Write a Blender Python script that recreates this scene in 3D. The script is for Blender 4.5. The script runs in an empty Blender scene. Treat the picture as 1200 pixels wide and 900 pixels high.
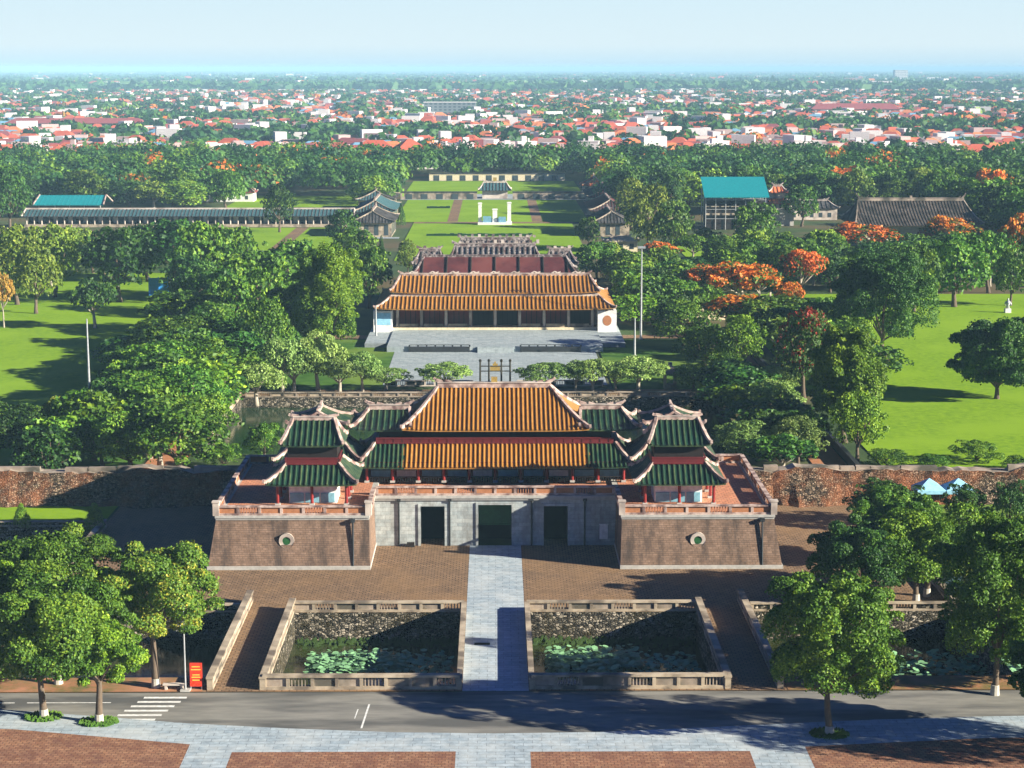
import bpy, math, random
import numpy as np
from mathutils import Vector
R = math.radians
rnd = random.Random(7)
nr = np.random.RandomState(11)
scene = bpy.context.scene
C = scene.collection

# ------------------------------------------------------------------ camera
FPX = 2200.0 / 1200.0
cam_d = bpy.data.cameras.new('camera')
cam = bpy.data.objects.new('camera', cam_d); C.objects.link(cam)
cam_d.sensor_width = 36.0; cam_d.lens = 36.0 * FPX
cam_d.clip_start = 1.0; cam_d.clip_end = 60000.0
cam.location = (0, 0, 50.7)
PITCH = math.atan(370 / 2200.0); YAW = math.atan(20 / 2200.0)
cam.rotation_euler = (math.pi / 2 - PITCH, 0, -YAW)
scene.camera = cam

# ------------------------------------------------------------------ sky and sun
SUN_EL = R(20.0)
TX, TY = -0.943, 0.333                        # direction the light travels over the ground
w = bpy.data.worlds.new('World'); scene.world = w; w.use_nodes = True
nt = w.node_tree; nt.nodes.clear()
sky = nt.nodes.new('ShaderNodeTexSky'); sky.sky_type = 'NISHITA'; sky.sun_disc = False
sky.sun_elevation = SUN_EL
sky.sun_rotation = math.atan2(-TX, -TY)
sky.air_density = 1.0; sky.dust_density = 0.3; sky.ozone_density = 4.0; sky.altitude = 0
bg = nt.nodes.new('ShaderNodeBackground'); bg.inputs['Strength'].default_value = 0.05
out = nt.nodes.new('ShaderNodeOutputWorld')
# pale hazy band low over the horizon, blue above it
tcw = nt.nodes.new('ShaderNodeTexCoord'); spw = nt.nodes.new('ShaderNodeSeparateXYZ'); nt.links.new(tcw.outputs['Generated'], spw.inputs[0])
rw_ = nt.nodes.new('ShaderNodeValToRGB'); nt.links.new(spw.outputs[2], rw_.inputs[0])
rw_.color_ramp.elements[0].position = .042; rw_.color_ramp.elements[0].color = (1, 1, 1, 1)
rw_.color_ramp.elements[1].position = .075; rw_.color_ramp.elements[1].color = (0, 0, 0, 1)
rb_ = nt.nodes.new('ShaderNodeValToRGB'); nt.links.new(spw.outputs[2], rb_.inputs[0])
rb_.color_ramp.elements[0].position = .0015; rb_.color_ramp.elements[0].color = (4.3, 5.7, 6.5, 1)
rb_.color_ramp.elements[1].position = .012; rb_.color_ramp.elements[1].color = (5.3, 6.3, 6.7, 1)
e3 = rb_.color_ramp.elements.new(.045); e3.color = (4.7, 6.1, 6.8, 1)
tint = nt.nodes.new('ShaderNodeMix'); tint.data_type = 'RGBA'; tint.blend_type = 'MULTIPLY'; tint.inputs['Factor'].default_value = 1
nt.links.new(sky.outputs[0], tint.inputs['A']); tint.inputs['B'].default_value = (.12, .25, .62, 1)
mxw = nt.nodes.new('ShaderNodeMix'); mxw.data_type = 'RGBA'
nt.links.new(rw_.outputs[0], mxw.inputs['Factor']); nt.links.new(tint.outputs['Result'], mxw.inputs['A']); nt.links.new(rb_.outputs[0], mxw.inputs['B'])
nt.links.new(mxw.outputs['Result'], bg.inputs[0]); nt.links.new(bg.outputs[0], out.inputs[0])
sd = bpy.data.lights.new('sun', 'SUN'); sd.energy = 5.0; sd.angle = R(0.5); sd.color = (1.0, 0.92, 0.76)
sun = bpy.data.objects.new('sun', sd); C.objects.link(sun)
d = Vector((TX * math.cos(SUN_EL), TY * math.cos(SUN_EL), -math.sin(SUN_EL)))
sun.rotation_euler = d.to_track_quat('-Z', 'Y').to_euler()
scene.view_settings.view_transform = 'Standard'; scene.view_settings.look = 'None'
scene.view_settings.gamma = 1.0; scene.view_settings.exposure = 1.5
scene.view_settings.use_curve_mapping = False

# ------------------------------------------------------------------ materials
MATS = {}
def newmat(name):
    m = bpy.data.materials.new(name); m.use_nodes = True
    b = m.node_tree.nodes['Principled BSDF']
    MATS[name] = m
    return m, m.node_tree, b

def noise_mat(name, c1, c2, scale=0.5, rough=0.85, detail=6, c3=None, scale3=None, bump=0.0, spec=0.25, p1=.35, p2=.65, stretch=None):
    m, t, b = newmat(name)
    tc = t.nodes.new('ShaderNodeTexCoord')
    src = tc.outputs['Object']
    if stretch:
        mp = t.nodes.new('ShaderNodeMapping'); mp.inputs['Scale'].default_value = stretch
        t.links.new(src, mp.inputs[0]); src = mp.outputs[0]
    n = t.nodes.new('ShaderNodeTexNoise'); n.inputs['Scale'].default_value = scale; n.inputs['Detail'].default_value = detail
    n.inputs['Roughness'].default_value = .65
    t.links.new(src, n.inputs['Vector'])
    r = t.nodes.new('ShaderNodeValToRGB')
    r.color_ramp.elements[0].position = p1; r.color_ramp.elements[1].position = p2
    r.color_ramp.elements[0].color = (*c1, 1); r.color_ramp.elements[1].color = (*c2, 1)
    t.links.new(n.outputs['Fac'], r.inputs[0])
    col = r.outputs[0]
    if c3:
        n2 = t.nodes.new('ShaderNodeTexNoise'); n2.inputs['Scale'].default_value = scale3 or scale * .15; n2.inputs['Detail'].default_value = 4
        t.links.new(src, n2.inputs['Vector'])
        r2 = t.nodes.new('ShaderNodeValToRGB'); r2.color_ramp.elements[0].position = .45; r2.color_ramp.elements[1].position = .62
        t.links.new(n2.outputs['Fac'], r2.inputs[0])
        mx = t.nodes.new('ShaderNodeMix'); mx.data_type = 'RGBA'
        t.links.new(r2.outputs[0], mx.inputs['Factor']); t.links.new(col, mx.inputs['A']); mx.inputs['B'].default_value = (*c3, 1)
        col = mx.outputs['Result']
    t.links.new(col, b.inputs['Base Color'])
    b.inputs['Roughness'].default_value = rough; b.inputs['Specular IOR Level'].default_value = spec
    if bump:
        bp = t.nodes.new('ShaderNodeBump'); bp.inputs['Strength'].default_value = bump; bp.inputs['Distance'].default_value = .1
        t.links.new(n.outputs['Fac'], bp.inputs['Height']); t.links.new(bp.outputs[0], b.inputs['Normal'])
    return m

def brick_mat(name, c1, c2, mortar, bw, bh, axes='XY', msize=.02, rough=.85, stain=None, stain_scale=.25, bump=.3, offset=.5, stain_amt=.6, sstretch=(1, 1, 1)):
    m, t, b = newmat(name)
    tc = t.nodes.new('ShaderNodeTexCoord')
    src = tc.outputs['Object']
    sp = t.nodes.new('ShaderNodeSeparateXYZ'); cb = t.nodes.new('ShaderNodeCombineXYZ')
    t.links.new(src, sp.inputs[0])
    if axes == 'WALL':                          # x+y along the wall, z up
        ad = t.nodes.new('ShaderNodeMath'); ad.operation = 'ADD'
        t.links.new(sp.outputs[0], ad.inputs[0]); t.links.new(sp.outputs[1], ad.inputs[1])
        t.links.new(ad.outputs[0], cb.inputs[0]); t.links.new(sp.outputs[2], cb.inputs[1])
    else:
        t.links.new(sp.outputs[0], cb.inputs[0]); t.links.new(sp.outputs[1], cb.inputs[1])
    br = t.nodes.new('ShaderNodeTexBrick')
    br.inputs['Scale'].default_value = 1; br.inputs['Brick Width'].default_value = bw; br.inputs['Row Height'].default_value = bh
    br.inputs['Mortar Size'].default_value = msize; br.inputs['Mortar Smooth'].default_value = .3
    br.inputs['Color1'].default_value = (*c1, 1); br.inputs['Color2'].default_value = (*c2, 1); br.inputs['Mortar'].default_value = (*mortar, 1)
    br.offset = offset
    t.links.new(cb.outputs[0], br.inputs['Vector'])
    col = br.outputs['Color']
    n = t.nodes.new('ShaderNodeTexNoise'); n.inputs['Scale'].default_value = 1.6; n.inputs['Detail'].default_value = 8; n.inputs['Roughness'].default_value = .7
    t.links.new(src, n.inputs['Vector'])
    r = t.nodes.new('ShaderNodeValToRGB'); r.color_ramp.elements[0].color = (.62, .62, .62, 1); r.color_ramp.elements[1].color = (1.3, 1.3, 1.3, 1)
    r.color_ramp.elements[0].position = .3; r.color_ramp.elements[1].position = .7
    t.links.new(n.outputs['Fac'], r.inputs[0])
    mu = t.nodes.new('ShaderNodeMix'); mu.data_type = 'RGBA'; mu.blend_type = 'MULTIPLY'; mu.inputs['Factor'].default_value = .85
    t.links.new(col, mu.inputs['A']); t.links.new(r.outputs[0], mu.inputs['B'])
    col = mu.outputs['Result']
    if stain:
        mp = t.nodes.new('ShaderNodeMapping'); mp.inputs['Scale'].default_value = sstretch
        t.links.new(src, mp.inputs[0])
        n2 = t.nodes.new('ShaderNodeTexNoise'); n2.inputs['Scale'].default_value = stain_scale; n2.inputs['Detail'].default_value = 7; n2.inputs['Roughness'].default_value = .65
        t.links.new(mp.outputs[0], n2.inputs['Vector'])
        r2 = t.nodes.new('ShaderNodeValToRGB'); r2.color_ramp.elements[0].position = .45; r2.color_ramp.elements[1].position = .66
        r2.color_ramp.elements[1].color = (stain_amt,) * 3 + (1,)
        t.links.new(n2.outputs['Fac'], r2.inputs[0])
        mx = t.nodes.new('ShaderNodeMix'); mx.data_type = 'RGBA'
        t.links.new(r2.outputs[0], mx.inputs['Factor']); t.links.new(col, mx.inputs['A']); mx.inputs['B'].default_value = (*stain, 1)
        col = mx.outputs['Result']
    t.links.new(col, b.inputs['Base Color'])
    b.inputs['Roughness'].default_value = rough; b.inputs['Specular IOR Level'].default_value = .25
    bp = t.nodes.new('ShaderNodeBump'); bp.inputs['Strength'].default_value = bump; bp.inputs['Distance'].default_value = .05
    t.links.new(br.outputs['Fac'], bp.inputs['Height']); bp.invert = True
    t.links.new(bp.outputs[0], b.inputs['Normal'])
    return m

def plain(name, c, rough=.7, spec=.3, metal=0):
    m = noise_mat(name, tuple(x * .8 for x in c), tuple(min(1, x * 1.12) for x in c), 2.0, rough, spec=spec)
    m.node_tree.nodes['Principled BSDF'].inputs['Metallic'].default_value = metal
    return m

def leaf_mat(name, ramp, trans=.16):
    m, t, b = newmat(name)
    at = t.nodes.new('ShaderNodeAttribute'); at.attribute_name = 'tint'
    oi = t.nodes.new('ShaderNodeObjectInfo')
    r = t.nodes.new('ShaderNodeValToRGB')
    cr = r.color_ramp
    while len(cr.elements) < len(ramp): cr.elements.new(.5)
    for e, (p, c) in zip(cr.elements, ramp): e.position = p; e.color = (*c, 1)
    t.links.new(at.outputs['Fac'], r.inputs[0])
    hs = t.nodes.new('ShaderNodeHueSaturation')
    mr = t.nodes.new('ShaderNodeMapRange'); mr.inputs['To Min'].default_value = .70; mr.inputs['To Max'].default_value = 1.3
    t.links.new(oi.outputs['Random'], mr.inputs[0]); t.links.new(mr.outputs[0], hs.inputs['Value'])
    mr2 = t.nodes.new('ShaderNodeMapRange'); mr2.inputs['To Min'].default_value = .488; mr2.inputs['To Max'].default_value = .512
    ma = t.nodes.new('ShaderNodeMath'); ma.operation = 'FRACT'
    mm = t.nodes.new('ShaderNodeMath'); mm.operation = 'MULTIPLY'; mm.inputs[1].default_value = 7.3
    t.links.new(oi.outputs['Random'], mm.inputs[0]); t.links.new(mm.outputs[0], ma.inputs[0]); t.links.new(ma.outputs[0], mr2.inputs[0])
    t.links.new(mr2.outputs[0], hs.inputs['Hue'])
    t.links.new(r.outputs[0], hs.inputs['Color'])
    t.links.new(hs.outputs[0], b.inputs['Base Color'])
    b.inputs['Roughness'].default_value = .55; b.inputs['Specular IOR Level'].default_value = .25
    tr = t.nodes.new('ShaderNodeBsdfTranslucent')
    g = t.nodes.new('ShaderNodeMix'); g.data_type = 'RGBA'; g.blend_type = 'MULTIPLY'; g.inputs['Factor'].default_value = 1
    t.links.new(hs.outputs[0], g.inputs['A']); g.inputs['B'].default_value = (1.3, 1.25, .5, 1)
    t.links.new(g.outputs['Result'], tr.inputs[0])
    ms = t.nodes.new('ShaderNodeMixShader'); ms.inputs[0].default_value = trans
    t.links.new(b.outputs[0], ms.inputs[1]); t.links.new(tr.outputs[0], ms.inputs[2])
    t.links.new(ms.outputs[0], t.nodes['Material Output'].inputs['Surface'])
    return m

def water_mat(name, c):
    m = noise_mat(name, tuple(x * .6 for x in c), c, .25, .12, spec=.5, bump=.0)
    t = m.node_tree; b = t.nodes['Principled BSDF']
    n = t.nodes.new('ShaderNodeTexNoise'); n.inputs['Scale'].default_value = 2.5; n.inputs['Detail'].default_value = 4
    bp = t.nodes.new('ShaderNodeBump'); bp.inputs['Strength'].default_value = .15; bp.inputs['Distance'].default_value = .05
    t.links.new(n.outputs['Fac'], bp.inputs['Height']); t.links.new(bp.outputs[0], b.inputs['Normal'])
    return m

noise_mat('earth', (.03, .06, .018), (.06, .10, .025), .15, c3=(.11, .085, .04), scale3=.03)
noise_mat('verge_soil', (.10, .12, .03), (.34, .16, .08), .8, c3=(.42, .20, .11), scale3=.25)
noise_mat('town_ground', (.015, .05, .02), (.035, .09, .035), .02, c3=(.14, .14, .12), scale3=.012)
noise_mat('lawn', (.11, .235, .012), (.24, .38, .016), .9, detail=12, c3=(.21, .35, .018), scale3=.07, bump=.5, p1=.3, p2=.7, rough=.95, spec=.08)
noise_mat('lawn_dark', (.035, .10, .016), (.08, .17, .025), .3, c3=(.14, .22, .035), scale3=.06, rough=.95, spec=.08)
noise_mat('asphalt', (.19, .185, .165), (.26, .25, .22), .6, .9, c3=(.10, .10, .095), scale3=.16, stretch=(.5, 2.2, 1))
noise_mat('paint_white', (.55, .55, .52), (.85, .85, .82), 3)
brick_mat('plaza_brick', (.19, .122, .072), (.28, .18, .105), (.07, .045, .03), .62, .42, msize=.05, stain=(.31, .185, .085), stain_scale=.09, stain_amt=.5)
brick_mat('esplanade_brick', (.27, .125, .07), (.38, .21, .12), (.15, .07, .05), .5, .36, msize=.04, stain=(.14, .06, .045), stain_scale=.45, stain_amt=.7)
brick_mat('blue_stone', (.30, .37, .42), (.40, .47, .51), (.18, .2, .22), 1.4, .6, msize=.025, stain=(.56, .58, .56), stain_scale=.3, stain_amt=.5)
brick_mat('court_stone', (.27, .32, .34), (.37, .42, .43), (.22, .25, .27), 1.6, 1.0, msize=.03, stain=(.28, .33, .35), stain_scale=.2, stain_amt=.5)
brick_mat('terracotta_paving', (.50, .20, .11), (.60, .27, .15), (.28, .12, .07), .6, .6, msize=.04, stain=(.36, .2, .14), stain_scale=.3)
brick_mat('old_brick_wall', (.20, .13, .09), (.28, .185, .13), (.15, .10, .075), .55, .22, 'WALL', msize=.03, stain=(.045, .036, .032), stain_scale=.7, stain_amt=.85, sstretch=(1, 1, .14))
brick_mat('portal_stone', (.33, .38, .39), (.46, .50, .49), (.30, .31, .31), 1.1, .42, 'WALL', msize=.02, stain=(.16, .15, .135), stain_scale=.8, stain_amt=.6, sstretch=(1, 1, .2))
def rubble_mat(name, ramp, scale, c3, s3, stretch=(1, 1, 1.5)):
    m, t, b = newmat(name)
    tc = t.nodes.new('ShaderNodeTexCoord'); mp = t.nodes.new('ShaderNodeMapping'); mp.inputs['Scale'].default_value = stretch
    t.links.new(tc.outputs['Object'], mp.inputs[0])
    v = t.nodes.new('ShaderNodeTexVoronoi'); v.inputs['Scale'].default_value = scale; v.inputs['Randomness'].default_value = 1
    e = t.nodes.new('ShaderNodeTexVoronoi'); e.feature = 'DISTANCE_TO_EDGE'; e.inputs['Scale'].default_value = scale
    t.links.new(mp.outputs[0], v.inputs['Vector']); t.links.new(mp.outputs[0], e.inputs['Vector'])
    r = t.nodes.new('ShaderNodeValToRGB'); cr = r.color_ramp
    while len(cr.elements) < len(ramp): cr.elements.new(.5)
    for el, (p, c) in zip(cr.elements, ramp): el.position = p; el.color = (*c, 1)
    sx = t.nodes.new('ShaderNodeSeparateColor'); t.links.new(v.outputs['Color'], sx.inputs[0]); t.links.new(sx.outputs[0], r.inputs[0])
    re_ = t.nodes.new('ShaderNodeValToRGB'); re_.color_ramp.elements[0].color = (.12, .12, .12, 1); re_.color_ramp.elements[1].position = .2
    t.links.new(e.outputs['Distance'], re_.inputs[0])
    mu = t.nodes.new('ShaderNodeMix'); mu.data_type = 'RGBA'; mu.blend_type = 'MULTIPLY'; mu.inputs['Factor'].default_value = 1
    t.links.new(r.outputs[0], mu.inputs['A']); t.links.new(re_.outputs[0], mu.inputs['B'])
    n = t.nodes.new('ShaderNodeTexNoise'); n.inputs['Scale'].default_value = s3; n.inputs['Detail'].default_value = 8; n.inputs['Roughness'].default_value = .7
    t.links.new(tc.outputs['Object'], n.inputs['Vector'])
    r2 = t.nodes.new('ShaderNodeValToRGB'); r2.color_ramp.elements[0].position = .46; r2.color_ramp.elements[1].position = .62; r2.color_ramp.elements[1].color = (.85, .85, .85, 1)
    t.links.new(n.outputs['Fac'], r2.inputs[0])
    mx = t.nodes.new('ShaderNodeMix'); mx.data_type = 'RGBA'
    t.links.new(r2.outputs[0], mx.inputs['Factor']); t.links.new(mu.outputs['Result'], mx.inputs['A']); mx.inputs['B'].default_value = (*c3, 1)
    t.links.new(mx.outputs['Result'], b.inputs['Base Color']); b.inputs['Roughness'].default_value = .95; b.inputs['Specular IOR Level'].default_value = .1
    bp = t.nodes.new('ShaderNodeBump'); bp.inputs['Strength'].default_value = .9; bp.inputs['Distance'].default_value = .12
    t.links.new(re_.outputs[0], bp.inputs['Height']); t.links.new(bp.outputs[0], b.inputs['Normal'])
    return m
rubble_mat('moat_stone', [(0, (.03, .028, .025)), (.45, (.10, .09, .07)), (.7, (.28, .25, .20)), (1, (.55, .48, .38))], 3.2, (.05, .042, .02), .5)
rubble_mat('ruined_brick', [(0, (.04, .03, .025)), (.4, (.12, .09, .06)), (.7, (.26, .19, .13)), (1, (.36, .27, .19))], 3.4, (.27, .105, .05), .2)
noise_mat('wall_cap', (.24, .19, .15), (.46, .38, .30), .5, c3=(.10, .09, .07), scale3=.3)
noise_mat('coping', (.33, .265, .19), (.50, .42, .31), .8, c3=(.16, .13, .10), scale3=.5)
noise_mat('plaster', (.52, .45, .39), (.70, .62, .54), .8, c3=(.30, .25, .22), scale3=.4)
noise_mat('pink_trim', (.38, .27, .23), (.58, .46, .40), 1.8, c3=(.16, .10, .09), scale3=.8)
noise_mat('orange_tile', (.17, .068, .010), (.29, .12, .017), 1.0, .5, c3=(.22, .09, .012), scale3=.5, spec=.5, stretch=(1.5, .4, .4))
noise_mat('orange_rib', (.31, .135, .022), (.45, .225, .05), 1.3, .5, c3=(.36, .17, .03), scale3=.6, spec=.5)
noise_mat('green_tile', (.004, .018, .011), (.010, .04, .022), .9, .45, c3=(.012, .05, .03), scale3=.5, spec=.5)
noise_mat('green_rib', (.026, .058, .024), (.070, .105, .042), 1.3, .45, c3=(.012, .045, .025), scale3=.8, spec=.5)
noise_mat('dark_red_roof', (.055, .014, .018), (.11, .028, .03), .4, c3=(.15, .045, .04), scale3=.12, rough=.7)
noise_mat('grey_tile', (.035, .035, .04), (.085, .08, .08), 1.0, c3=(.02, .02, .02), scale3=.3)
noise_mat('mosaic_ridge', (.035, .03, .035), (.46, .40, .38), 1.9, detail=3, c3=(.10, .06, .06), scale3=.6)
plain('red_lacquer', (.22, .02, .018), .45)
plain('dark_red', (.13, .018, .02), .5)
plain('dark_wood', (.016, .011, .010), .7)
plain('panel_blue', (.20, .42, .52), .5)
plain('panel_white', (.72, .70, .64), .6)
plain('white_plaster', (.80, .79, .76), .7)
plain('pale_blue', (.30, .60, .78), .6)
plain('door_green', (.02, .10, .03), .5)
plain('dark_void', (.012, .012, .014), .9, spec=.05)
plain('pipe_dark', (.03, .035, .04), .5)
plain('base_stone', (.42, .41, .38), .85)
plain('bronze', (.06, .055, .04), .4, metal=.6)
plain('yellow_enamel', (.38, .27, .08), .4)
plain('shaded_red_wall', (.035, .010, .010), .6)  # dark red deepened, with the eave's shade put into the colour
plain('teal_metal', (.008, .24, .27), .5)
plain('teal_pale', (.045, .115, .13), .6)
plain('sign_red', (.75, .05, .02), .5)
plain('sign_yellow', (.85, .55, .08), .5)
plain('metal_grey', (.45, .47, .48), .4, metal=.3)
plain('bark', (.12, .09, .065), .95)
plain('bark_pale', (.34, .30, .24), .95)
plain('limewash', (.48, .45, .38), .9)
plain('lotus', (.20, .40, .20), .55)
plain('reed', (.035, .07, .014), .8)
noise_mat('brown_tile', (.055, .045, .038), (.12, .10, .085), 1.0, c3=(.035, .03, .025), scale3=.3)
plain('blue_sheet', (.05, .32, .75), .5)
plain('town_red', (.48, .10, .055), .8)
plain('town_orange', (.58, .19, .07), .8)
plain('town_maroon', (.28, .07, .075), .8)
plain('town_grey', (.20, .22, .24), .8)
plain('town_white', (.70, .66, .65), .8)
plain('town_pink', (.50, .36, .34), .8)
plain('town_cream', (.66, .60, .46), .8)
plain('town_blue', (.16, .34, .48), .6)
plain('window_dark', (.05, .07, .08), .3)
plain('soil_orange', (.40, .17, .08), .95)
plain('cream_wall', (.72, .62, .42), .8)
water_mat('moat_water', (.035, .05, .012))
water_mat('pond_water', (.018, .055, .02))
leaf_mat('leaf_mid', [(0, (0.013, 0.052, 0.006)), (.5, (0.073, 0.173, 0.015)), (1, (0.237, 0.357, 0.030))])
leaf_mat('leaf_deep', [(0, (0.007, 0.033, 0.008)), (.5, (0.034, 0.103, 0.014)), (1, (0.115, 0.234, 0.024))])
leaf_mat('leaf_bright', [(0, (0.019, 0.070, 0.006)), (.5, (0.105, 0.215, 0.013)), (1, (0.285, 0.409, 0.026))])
leaf_mat('leaf_pale', [(0, (.06, .12, .03)), (.5, (.17, .28, .06)), (1, (.34, .46, .13))])
leaf_mat('leaf_light', [(0, (.06, .11, .012)), (.5, (.17, .25, .025)), (1, (.36, .40, .06))])
leaf_mat('leaf_gold', [(0, (.16, .14, .02)), (.5, (.42, .24, .04)), (1, (.62, .35, .07))])
leaf_mat('leaf_flame', [(0, (.03, .09, .012)), (.30, (.09, .17, .02)), (.40, (.52, .12, .014)), (1, (.80, .26, .035))], .14)
leaf_mat('leaf_reds', [(0, (.03, .08, .010)), (.62, (.08, .16, .02)), (.68, (.22, .02, .015)), (1, (.42, .045, .03))], .14)
leaf_mat('leaf_yellowish', [(0, (.04, .10, .012)), (.6, (.13, .22, .022)), (1, (.48, .40, .05))])
leaf_mat('leaf_far', [(0, (0.010, 0.052, 0.014)), (.5, (0.036, 0.115, 0.023)), (1, (0.103, 0.218, 0.033))])

# ------------------------------------------------------------------ mesh helpers
def tag(o, label=None, cat=None, group=None, kind=None):
    if label: o['label'] = label
    if cat: o['category'] = cat
    if group: o['group'] = group
    if kind: o['kind'] = kind
    return o

def empty(name, loc, rz=0, label=None, cat=None, group=None):
    o = bpy.data.objects.new(name, None); C.objects.link(o)
    o.location = loc; o.rotation_euler = (0, 0, rz); o.empty_display_size = .5
    tag(o, label, cat, group)
    return o

class MB:
    def __init__(s): s.v = []; s.f = []; s.m = []; s.cur = 0
    def poly(s, pts, m=None):
        n = len(s.v); s.v.extend([tuple(p) for p in pts]); s.f.append(tuple(range(n, n + len(pts)))); s.m.append(s.cur if m is None else m)
    def box(s, x0, x1, y0, y1, z0, z1, m=None, bx0=0, bx1=0, by0=0, by1=0):
        """box; bx/by push the bottom edges outward (batter)"""
        n = len(s.v)
        s.v.extend([(x0 - bx0, y0 - by0, z0), (x1 + bx1, y0 - by0, z0), (x1 + bx1, y1 + by1, z0), (x0 - bx0, y1 + by1, z0),
                    (x0, y0, z1), (x1, y0, z1), (x1, y1, z1), (x0, y1, z1)])
        for q in ((0, 3, 2, 1), (4, 5, 6, 7), (0, 1, 5, 4), (1, 2, 6, 5), (2, 3, 7, 6), (3, 0, 4, 7)):
            s.f.append(tuple(n + i for i in q)); s.m.append(s.cur if m is None else m)
    def bar(s, a, b, w, h, m=None):
        a = Vector(a); b = Vector(b); d = b - a
        if d.length < 1e-6: return
        d.normalize(); sx = d.cross(Vector((0, 0, 1)))
        if sx.length < 1e-4: sx = Vector((1, 0, 0))
        sx.normalize(); up = sx.cross(d)
        n = len(s.v)
        for p in (a, b):
            for i, j in ((-1, -1), (1, -1), (1, 1), (-1, 1)):
                s.v.append(tuple(p + sx * (i * w / 2) + up * (j * h / 2)))
        for q in ((0, 1, 2, 3), (7, 6, 5, 4), (0, 4, 5, 1), (1, 5, 6, 2), (2, 6, 7, 3), (3, 7, 4, 0)):
            s.f.append(tuple(n + i for i in q)); s.m.append(s.cur if m is None else m)
    def path(s, pts, w, h, m=None):
        for a, b in zip(pts[:-1], pts[1:]): s.bar(a, b, w, h, m)
    def tube(s, pts, rad, k=8, m=None, cap=True):
        base = len(s.v); P = [Vector(p) for p in pts]
        for i, p in enumerate(P):
            d = (P[min(i + 1, len(P) - 1)] - P[max(i - 1, 0)]).normalized()
            u = d.cross(Vector((0, 1, 0)))
            if u.length < .1: u = d.cross(Vector((1, 0, 0)))
            u.normalize(); v = d.cross(u)
            for j in range(k):
                a = 2 * math.pi * j / k
                s.v.append(tuple(p + (u * math.cos(a) + v * math.sin(a)) * rad[i]))
        mm = s.cur if m is None else m
        for i in range(len(P) - 1):
            for j in range(k):
                a = base + i * k + j; b = base + i * k + (j + 1) % k
                s.f.append((a, a + k, b + k, b)); s.m.append(mm)
        if cap:
            s.f.append(tuple(base + j for j in range(k))); s.m.append(mm)
            s.f.append(tuple(base + (len(P) - 1) * k + j for j in reversed(range(k)))); s.m.append(mm)
    def disc(s, c, r, k=16, m=None, z=0):
        s.poly([(c[0] + r * math.cos(2 * math.pi * i / k), c[1] + r * math.sin(2 * math.pi * i / k), c[2]) for i in range(k)], m)
    def build(s, name, mats, parent=None, smooth=False):
        if isinstance(mats, str): mats = [mats]
        me = bpy.data.meshes.new(name); me.from_pydata(s.v, [], s.f)
        for mt in mats: me.materials.append(MATS[mt])
        me.polygons.foreach_set('material_index', s.m)
        if smooth: me.polygons.foreach_set('use_smooth', [True] * len(s.f))
        me.validate(); me.update()
        o = bpy.data.objects.new(name, me); C.objects.link(o)
        if parent: o.parent = parent
        return o

def fast_quads(name, verts, mats, tint=None, midx=None):
    """verts (n,4,3) -> mesh datablock of n loose quads with a 'tint' value per quad"""
    n = verts.shape[0]
    me = bpy.data.meshes.new(name)
    me.vertices.add(n * 4); me.vertices.foreach_set('co', verts.astype(np.float32).ravel())
    me.loops.add(n * 4); me.loops.foreach_set('vertex_index', np.arange(n * 4, dtype=np.int32))
    me.polygons.add(n); me.polygons.foreach_set('loop_start', np.arange(0, n * 4, 4, dtype=np.int32))
    try: me.polygons.foreach_set('loop_total', np.full(n, 4, dtype=np.int32))
    except Exception: pass
    for m in mats: me.materials.append(MATS[m])
    if midx is not None: me.polygons.foreach_set('material_index', midx.astype(np.int32))
    if tint is not None:
        at = me.attributes.new('tint', 'FLOAT', 'POINT'); at.data.foreach_set('value', np.repeat(tint, 4).astype(np.float32))
    me.update(calc_edges=True)
    return me

def copy_tree(o, parent=None):
    c = o.copy(); C.objects.link(c)
    if parent: c.parent = parent
    for ch in o.children: copy_tree(ch, c)
    return c

# ------------------------------------------------------------------ the ground, road, paving and water
def sheet(name, rects, z, mat, holes=(), kind='structure', thick=0):
    mb = MB()
    for (x0, x1, y0, y1) in rects:
        xs = sorted({x0, x1} | {v for h in holes for v in h[:2] if x0 < v < x1})
        ys = sorted({y0, y1} | {v for h in holes for v in h[2:] if y0 < v < y1})
        for a, b in zip(xs[:-1], xs[1:]):
            for c, e in zip(ys[:-1], ys[1:]):
                mx, my = (a + b) / 2, (c + e) / 2
                if any(h[0] < mx < h[1] and h[2] < my < h[3] for h in holes): continue
                mb.poly([(a, c, z), (b, c, z), (b, e, z), (a, e, z)])
    o = mb.build(name, mat); o['kind'] = kind
    return o
MOATS = [(-220, -44, 152.4, 205.5), (-44, -23.8, 152.4, 171.5), (-19, -3.2, 149.6, 171.5), (3.2, 19, 149.6, 171.5),
         (23.8, 44, 152.4, 171.5), (44, 220, 152.4, 205.5)]
POND = [(-39.6, -2.6, 246, 289), (2.6, 34.5, 246, 289)]
HOLES = MOATS + POND
sheet('ground', [(-30000, 30000, -200, 1000)], -.10, 'earth', HOLES)
sheet('ground', [(-30000, 30000, 1000, 30000)], -.10, 'town_ground')
sheet('plaza', [(-44, -2.75, 148.6, 217), (2.75, 44, 148.6, 217)], 0, 'plaza_brick', HOLES)
EDGE = [(-300, 146.2), (-100, 145.2), (-60, 144.9), (-39.5, 144.2), (-31, 142.4), (-24, 140.8), (-16, 139.6), (-8, 138.7), (0, 138.35), (8, 138.6), (16, 139.5), (22, 140.3), (30, 141.2), (38, 141.8), (60, 142.9), (100, 144), (300, 146)]
mb = MB()
for (xa, ya), (xb, yb) in zip(EDGE[:-1], EDGE[1:]):
    mb.poly([(xa, ya, -.045), (xb, yb, -.045), (xb, 148.6, -.045), (xa, 148.6, -.045)])
o = mb.build('road', 'asphalt'); o['kind'] = 'structure'
mb = MB()                                       # stone pavement with a real kerb towards the road
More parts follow.
